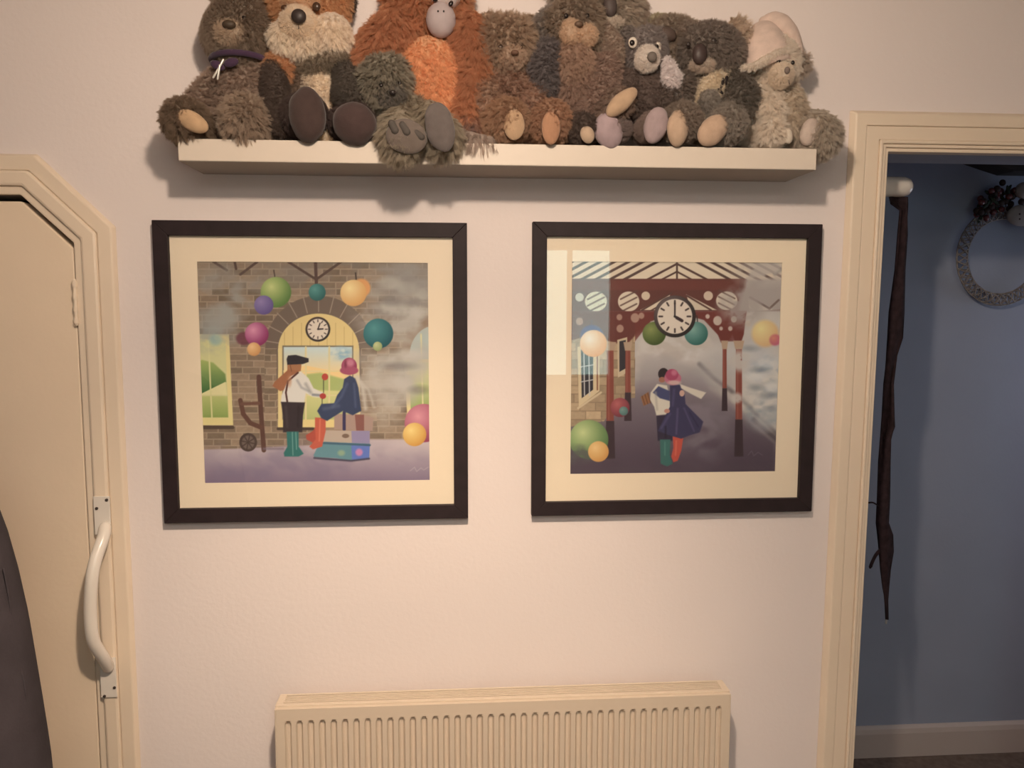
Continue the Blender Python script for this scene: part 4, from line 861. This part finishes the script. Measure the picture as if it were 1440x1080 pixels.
for k in range(12):      # knitted cone that narrows towards a rounded tip
    f = k/11; cu, cv = 1077-7*f+4*f*f, 96-68*f; rr = 34*(1-f**1.9)**.55+1.5; c0 = at(cu, cv, dy(-.095+.02*f))
    rows_.append([bm.verts.new((c0.x+px(rr, -.09)*math.cos(a_)*(1+.012*math.cos(18*a_)), min(-.004, c0.y+px(rr*.95, -.09)*math.sin(a_)*(1+.012*math.cos(18*a_))), c0.z+px(.22*rr, -.09)*math.cos(a_)*(1-f))) for a_ in [2*PI*m_/40 for m_ in range(40)]])
for k in range(11):
    for m_ in range(40): bm.faces.new((rows_[k][m_], rows_[k][(m_+1) % 40], rows_[k+1][(m_+1) % 40], rows_[k+1][m_]))
bm.faces.new(list(reversed(rows_[0]))); bm.faces.new(rows_[-1]); bmesh.ops.recalc_face_normals(bm, faces=bm.faces)
cap = obj('nightcap', bm, hat, T.root, smooth=True)
HP = [at(1074, 30, dy(-.075)), at(1086, 30, dy(-.082)), at(1098, 36, dy(-.09)), at(1110, 48, dy(-.092)), at(1119, 62, dy(-.09)), at(1125, 78, dy(-.085))]
bm = tube(bmesh.new(), spline(HP, 4), list(np.interp(np.linspace(0, 5, 21), range(6), [px(k, -.09) for k in (7, 13, 15, 13, 9, 5)])), 20); bmesh.ops.recalc_face_normals(bm, faces=bm.faces)
obj('cap_tail', bm, hat, cap, smooth=True)
T.limb('cap_trim', [(1044, 96, -.135), (1062, 92, -.155), (1086, 78, -.158), (1108, 70, -.140), (1120, 72, -.11)], [4, 4, 4, 4, 3], (212, 202, 186), furl=.006, grav=.2)
T.ell('pompom', 1127, 88, 10, 13, .014, (160, 146, 130), y=-.085, furl=.016, seg=(16, 10))
T.limb('arm', [(1108, 132, -.095), (1116, 152, -.12), (1110, 172, -.14)], [16, 16, 14], (176, 162, 140), furl=.016, grav=.5); T.pad(1108, 191, 7, 11, -.172, (206, 194, 172), rot=-.2)
T.limb('arm', [(1062, 130, -.11), (1070, 146, -.13), (1088, 158, -.14)], [14, 15, 15], (212, 202, 186), furl=.014, grav=.4)
T.limb('leg', [(1110, 178, -.10), (1132, 180, -.120), (1148, 184, -.135)], [22, 26, 28], (160, 148, 130), furl=.018, grav=.5)
T.pad(1139, 186, 14, 19, -.176, (186, 170, 154), rot=.3, ry=.012)
T.limb('leg', [(1080, 186, -.11), (1086, 184, -.135), (1088, 182, -.15)], [16, 17, 17], (212, 202, 186), furl=.014)

# 10 koala in front at the right
T = Toy('plush_koala', 'grey koala with cream bib, dark oval nose and beige soles beside the white bear', 985, 190, -.10)
ck = (112, 100, 90)
T.ell('body', 994, 148, 44, 50, .045, (130, 116, 98), y=-.095, furl=.009)
T.ell('head', 1000, 72, 45, 37, .048, ck, y=-.108, rot=-.1, furl=.012)
T.ell('ear', 1036, 46, 17, 22, .016, (186, 168, 146), y=-.09, furl=.020, rot=.2); T.ell('ear', 966, 46, 12, 16, .014, (128, 112, 98), y=-.095, furl=.012)
T.ell('chin', 988, 91, 17, 9, .024, (176, 160, 142), y=-.148, furl=.006, grav=.2, seg=(18, 12)); T.bead('nose', 984, 76, 10.5, 14.5, -.168, (62, 50, 48), rough=.5, ry=.012); T.bead('eye', 1004, 57, 4, 3.6, -.160, (52, 44, 42)); T.bead('eye', 968, 62, 3, 3.2, -.156, (52, 44, 42))
T.limb('bib', [(1024, 100, -.125), (1002, 122, -.142), (984, 158, -.145)], [12, 17, 9], (204, 190, 162), furl=.008, flat=.6, label='cream bib')
T.limb('arm', [(1028, 116, -.12), (1040, 136, -.135), (1028, 158, -.145)], [18, 25, 19], (92, 84, 74), furl=.012); T.ell('hand', 998, 142, 14, 15, .016, (118, 110, 100), y=-.165, furl=.006)
T.limb('claw', [(1017, 112, -.158), (1014, 124, -.162)], [2.4, 1.4], (36, 30, 30)); T.limb('claw', [(1022, 109, -.158), (1021, 118, -.162)], [2.2, 1.3], (36, 30, 30)); T.limb('claw', [(1010, 126, -.160), (1016, 131, -.162)], [2.2, 1.3], (36, 30, 30))
T.limb('arm', [(962, 116, -.12), (954, 132, -.135), (958, 146, -.14)], [14, 16, 15], (98, 86, 76), furl=.010)
T.limb('leg', [(962, 172, -.13), (960, 170, -.150), (958, 170, -.158)], [20, 25, 26], (116, 102, 88), furl=.010); T.pad(953, 181, 15, 26, -.194, (178, 154, 128), rot=.04, ry=.014)
T.limb('leg', [(1014, 178, -.13), (1018, 174, -.150), (1021, 172, -.158)], [20, 26, 27], (128, 118, 106), furl=.010); T.pad(1003, 183, 18, 26, -.194, (182, 156, 130), rot=.75, ry=.014)
